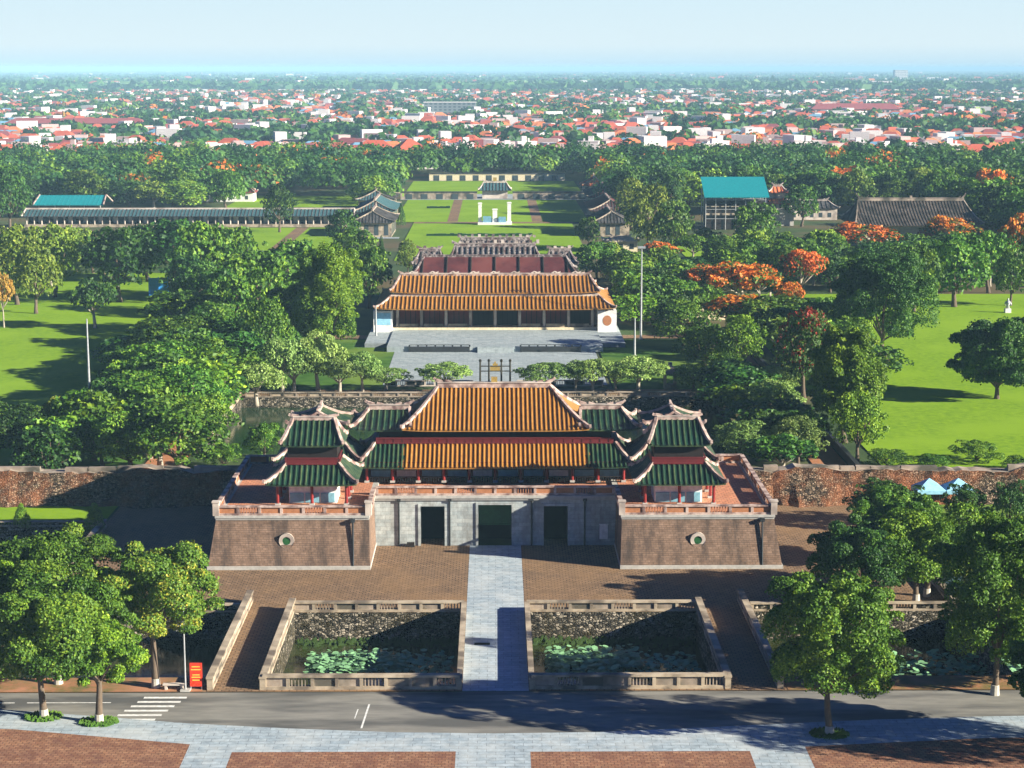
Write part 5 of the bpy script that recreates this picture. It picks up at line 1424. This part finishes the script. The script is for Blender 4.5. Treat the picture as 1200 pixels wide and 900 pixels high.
# ------------------------------------------------------------------ the town
HK = [  # wall, roof, w, d, h, roof height, label
 ('town_white', 'town_red', 10, 12, 4.5, 3.2, 'white house with a red hipped roof in the town beyond the trees'),
 ('town_cream', 'town_orange', 11, 10, 4.0, 3.0, 'cream house with an orange roof in the town beyond the trees'),
 ('town_white', 'town_white', 7, 14, 9.0, 0, 'tall narrow white flat-roofed house in the town beyond the trees'),
 ('town_pink', 'town_pink', 8, 13, 7.0, 0, 'pink flat-roofed house in the town beyond the trees'),
 ('town_white', 'town_grey', 12, 12, 4.0, 2.2, 'low white house with a grey roof in the town beyond the trees'),
 ('town_grey', 'town_maroon', 14, 11, 4.5, 3.0, 'grey house with a maroon roof in the town beyond the trees'),
 ('town_white', 'town_blue', 12, 9, 5.0, 1.8, 'white shed with a blue roof in the town beyond the trees')]
HP = []
for (wm, rm, hw, hd, hh_, rh_, lab) in HK:
    m = MB(); m.box(-hw / 2, hw / 2, -hd / 2, hd / 2, 0, hh_, 0)
    for k in range(int(hw / 2.6)):
        for z in range(max(1, int(hh_ / 3.2))): m.box(-hw / 2 + .7 + k * 2.6, -hw / 2 + 1.9 + k * 2.6, -hd / 2 - .06, -hd / 2, .9 + z * 3.2, 2.4 + z * 3.2, 1)
    a = m.build('wall', [wm, 'window_dark']); am = a.data; bpy.data.objects.remove(a)
    m = MB()
    if rh_ > 0:
        x0, y0, i_ = hw / 2 + .7, hd / 2 + .7, min(hw, hd) * .35
        if hw >= hd: t0, t1 = (-x0 + i_, 0), (x0 - i_, 0)
        else: t0, t1 = (0, -y0 + i_), (0, y0 - i_)
        z0, z1 = hh_, hh_ + rh_
        if hw >= hd:
            m.poly([(-x0, -y0, z0), (x0, -y0, z0), (t1[0], 0, z1), (t0[0], 0, z1)]); m.poly([(x0, y0, z0), (-x0, y0, z0), (t0[0], 0, z1), (t1[0], 0, z1)])
            m.poly([(x0, -y0, z0), (x0, y0, z0), (t1[0], 0, z1)]); m.poly([(-x0, y0, z0), (-x0, -y0, z0), (t0[0], 0, z1)])
        else:
            m.poly([(x0, -y0, z0), (x0, y0, z0), (0, t1[1], z1), (0, t0[1], z1)]); m.poly([(-x0, y0, z0), (-x0, -y0, z0), (0, t0[1], z1), (0, t1[1], z1)])
            m.poly([(-x0, -y0, z0), (x0, -y0, z0), (0, t0[1], z1)]); m.poly([(x0, y0, z0), (-x0, y0, z0), (0, t1[1], z1)])
        m.poly([(-x0, -y0, z0), (-x0, y0, z0), (x0, y0, z0), (x0, -y0, z0)])
    else:
        m.box(-hw / 2 - .3, hw / 2 + .3, -hd / 2 - .3, hd / 2 + .3, hh_ + .002, hh_ + .35); m.box(-1.5, 1.8, 0, 3.5, hh_ + .352, hh_ + 2.6); m.box(2, 3, -3, -2, hh_ + .352, hh_ + 1.6)
    b = m.build('roof', rm); bm_ = b.data; bpy.data.objects.remove(b)
    HP.append((am, bm_, lab))
hpos = []
def townness(x, y):
    v = math.sin(x * .012 + y * .004 + 1.0) + math.sin(y * .011 - x * .006 + 2.2) + .6 * math.sin(x * .031 + 4) * math.sin(y * .017)
    return v
cellh = {}
def try_house(x, y, gap):
    k = (int(x // 20), int(y // 20))
    for i in (-1, 0, 1):
        for j in (-1, 0, 1):
            for (a, b) in cellh.get((k[0] + i, k[1] + j), ()):
                if (a - x) ** 2 + (b - y) ** 2 < gap * gap: return False
    cellh.setdefault(k, []).append((x, y)); return True
tries = 0
while len(hpos) < 7200 and tries < 120000:
    tries += 1
    y = 965 + 3400 * rnd.random() ** 1.9; x = rnd.uniform(-.29, .30) * y
    if townness(x, y) < -1.5 + rnd.random() * .7: continue
    if -85 < x < -25 and 1850 < y < 2110: continue
    if try_house(x, y, 11.8): hpos.append((x, y))
hpos.sort(key=lambda p: p[1])
WT = (30, 22, 9, 11, 11, 11, 6)
for (x, y) in hpos[:298]:
    k = rnd.choices(range(7), WT)[0]; am, bm_, lab = HP[k]
    g = empty('town_house', (x, y, 0), rnd.choice((0, 1, 2, 3)) * math.pi / 2 + rnd.uniform(-.25, .25), lab, 'house', 'houses of the town beyond the trees')
    s = rnd.uniform(.75, 1.15); g.scale = (s, s, rnd.uniform(.8, 1.25))
    for nm, me in (('wall', am), ('roof', bm_)):
        o = bpy.data.objects.new(nm, me); C.objects.link(o); o.parent = g
def box_mass(name, pos, label, sc=(.75, 1.2), seed=2, hs=(.8, 1.3)):
    r = random.Random(seed); mb = MB()
    mats = ['town_white', 'town_red', 'town_orange', 'town_grey', 'town_pink', 'town_maroon', 'town_cream', 'town_blue']
    for (x, y) in pos:
        k = r.choices(range(7), WT)[0]; wm, rm, hw, hd, hh_, rh_, _ = HK[k]
        if r.random() < .4: hw, hd = hd, hw
        s = r.uniform(*sc); X, Y, Z = hw / 2 * s, hd / 2 * s, hh_ * r.uniform(*hs); a = r.uniform(-.4, .4); ca, sa = math.cos(a), math.sin(a)
        rot = lambda p: (x + p[0] * ca - p[1] * sa, y + p[0] * sa + p[1] * ca, p[2])
        b = [(-X, -Y), (X, -Y), (X, Y), (-X, Y)]; wi = mats.index(wm); ri = mats.index(rm)
        for i in range(4): mb.poly([rot((*b[i], 0)), rot((*b[(i + 1) % 4], 0)), rot((*b[(i + 1) % 4], Z)), rot((*b[i], Z))], wi)
        if rh_ == 0: mb.poly([rot((*c, Z)) for c in b], ri)
        else:
            i_ = min(X, Y) * .7; zt = Z + rh_ * s; X += .6; Y += .6; b = [(-X, -Y), (X, -Y), (X, Y), (-X, Y)]
            t = [(-X + i_, 0), (X - i_, 0)]
            mb.poly([rot((*b[0], Z)), rot((*b[1], Z)), rot((*t[1], zt)), rot((*t[0], zt))], ri); mb.poly([rot((*b[2], Z)), rot((*b[3], Z)), rot((*t[0], zt)), rot((*t[1], zt))], ri)
            mb.poly([rot((*b[1], Z)), rot((*b[2], Z)), rot((*t[1], zt))], ri); mb.poly([rot((*b[3], Z)), rot((*b[0], Z)), rot((*t[0], zt))], ri)
    return tag(mb.build(name, mats), label, 'town', kind='stuff')
box_mass('distant_town', hpos[298:], 'mass of distant town houses with red, white and grey roofs fading towards the horizon')
far = []
for i in range(1500):
    y = 4400 + 18000 * rnd.random() ** 1.7; x = rnd.uniform(-.29, .30) * y
    far.append((x, y))
box_mass('horizon_town', far, 'pale specks of buildings near the hazy horizon', sc=(1.2, 3.6), seed=9, hs=(.9, 2.6))
# trees among the houses
tp = []
for i in range(8000):
    y = 945 + 3500 * rnd.random() ** 1.4; x = rnd.uniform(-.295, .305) * y
    t = townness(x, y)
    if t > -.4 and rnd.random() < .5: continue
    if -80 < x < -30 and 1880 < y < 2105: continue
    k = (int(x // 20), int(y // 20))
    if any((a - x) ** 2 + (b - y) ** 2 < 90 for i_ in (-1, 0, 1) for j in (-1, 0, 1) for (a, b) in cellh.get((k[0] + i_, k[1] + j), ())): continue
    tp.append((x, y))
mass('town_trees', tp, 44, 'green trees growing between the houses of the town', rr=(6, 10), hh=(7, 13), smin=1.2, smax=2.2, seed=6, mats=[('leaf_far', .5), ('leaf_deep', .25), ('leaf_mid', .2), ('leaf_flame', .05)])
tp = []
for i in range(10000):
    y = 4000 + 23000 * rnd.random() ** 1.7; x = rnd.uniform(-.295, .305) * y; tp.append((x, y))
mass('horizon_trees', tp, 14, 'bluish band of trees running to the horizon', rr=(16, 42), hh=(8, 15), smin=1.8, smax=3.0, seed=8)

# landmarks of the town
def block(name, x, y, w_, d_, h, wall, roof, label, rh=0, floors=3, rz=0):
    g = empty(name, (x, y, 0), rz, label, 'building')
    m = MB(); m.box(-w_ / 2, w_ / 2, -d_ / 2, d_ / 2, 0, h); m.build('wall', wall, g)
    n = int(w_ / 5); fh = h / floors
    for f in range(floors):
        for k in range(n):
            m = MB(); m.box(-w_ / 2 + 1.2 + k * w_ / n, -w_ / 2 + 1.2 + k * w_ / n + w_ / n * .55, -d_ / 2 - .1, -d_ / 2, f * fh + fh * .3, f * fh + fh * .8); m.build('window', 'window_dark', g)
    m = MB()
    if rh: 
        X, Y = w_ / 2 + 1, d_ / 2 + 1
        m.poly([(-X, -Y, h), (X, -Y, h), (X - Y, 0, h + rh), (-X + Y, 0, h + rh)]); m.poly([(X, Y, h), (-X, Y, h), (-X + Y, 0, h + rh), (X - Y, 0, h + rh)])
        m.poly([(X, -Y, h), (X, Y, h), (X - Y, 0, h + rh)]); m.poly([(-X, Y, h), (-X, -Y, h), (-X + Y, 0, h + rh)])
    else: m.box(-w_ / 2 - .5, w_ / 2 + .5, -d_ / 2 - .5, d_ / 2 + .5, h + .002, h + .8)
    m.build('roof', roof, g)
block('long_hall', 372, 1960, 92, 16, 9, 'town_pink', 'town_maroon', 'very long maroon roofed building in the distant town, right of centre', 6, 2)
block('long_hall', 330, 1790, 20, 14, 9, 'town_white', 'town_white', 'white building just before the very long maroon roofed building', 0, 3)
block('office_block', -50, 2120, 58, 14, 13, 'town_grey', 'town_white', 'grey glass office block above a pool in the distant town', 0, 4)
block('office_block', -66, 1840, 15, 10, 8, 'town_white', 'town_white', 'small white block beside the pool in the distant town', 0, 2)
block('tower_block', 1410, 6600, 45, 30, 44, 'town_white', 'town_white', 'pale tower block standing alone near the horizon on the right', 0, 8)
block('tower_block', 1130, 6000, 60, 30, 20, 'town_pink', 'town_maroon', 'long pinkish block near the horizon left of the pale tower', 0, 3)
block('red_hall', -64, 1010, 24, 15, 7, 'town_white', 'town_red', 'large bright red roofed hall at the near edge of the town, left of centre', 6, 2)
block('red_hall', -45, 1000, 17, 15, 8, 'town_white', 'town_red', 'second bright red roofed hall beside the larger one', 6, 2, .3)
block('red_hall', -195, 1000, 24, 16, 6, 'town_cream', 'town_orange', 'large orange roofed hall at the near edge of the town on the left', 5, 2, .1)
block('red_hall', 262, 1010, 34, 13, 6, 'town_cream', 'town_red', 'long red roofed hall at the near edge of the town on the far right', 4, 1)
block('yellow_hall', -2, 985, 18, 14, 6, 'town_cream', 'town_orange', 'orange-yellow roofed hall at the near edge of the town in the centre', 6, 1)
block('maroon_hall', -330, 1500, 110, 14, 8, 'town_pink', 'town_maroon', 'long maroon roofed row at the far left of the town', 4, 2)

# ------------------------------------------------------------------ haze
m = newmat('haze')[0]; t = m.node_tree
t.nodes.remove(t.nodes['Principled BSDF'])
pv = t.nodes.new('ShaderNodeVolumePrincipled'); pv.inputs['Color'].default_value = (.44, .76, 1.0, 1); pv.inputs['Density'].default_value = .000125
pv.inputs['Anisotropy'].default_value = -.2
t.links.new(pv.outputs[0], t.nodes['Material Output'].inputs['Volume'])
mb = MB(); mb.box(-31000, 31000, -400, 31000, -6, 62)
o = mb.build('haze', 'haze'); tag(o, 'thin blue haze in the air over the town and palace', 'haze', kind='stuff')
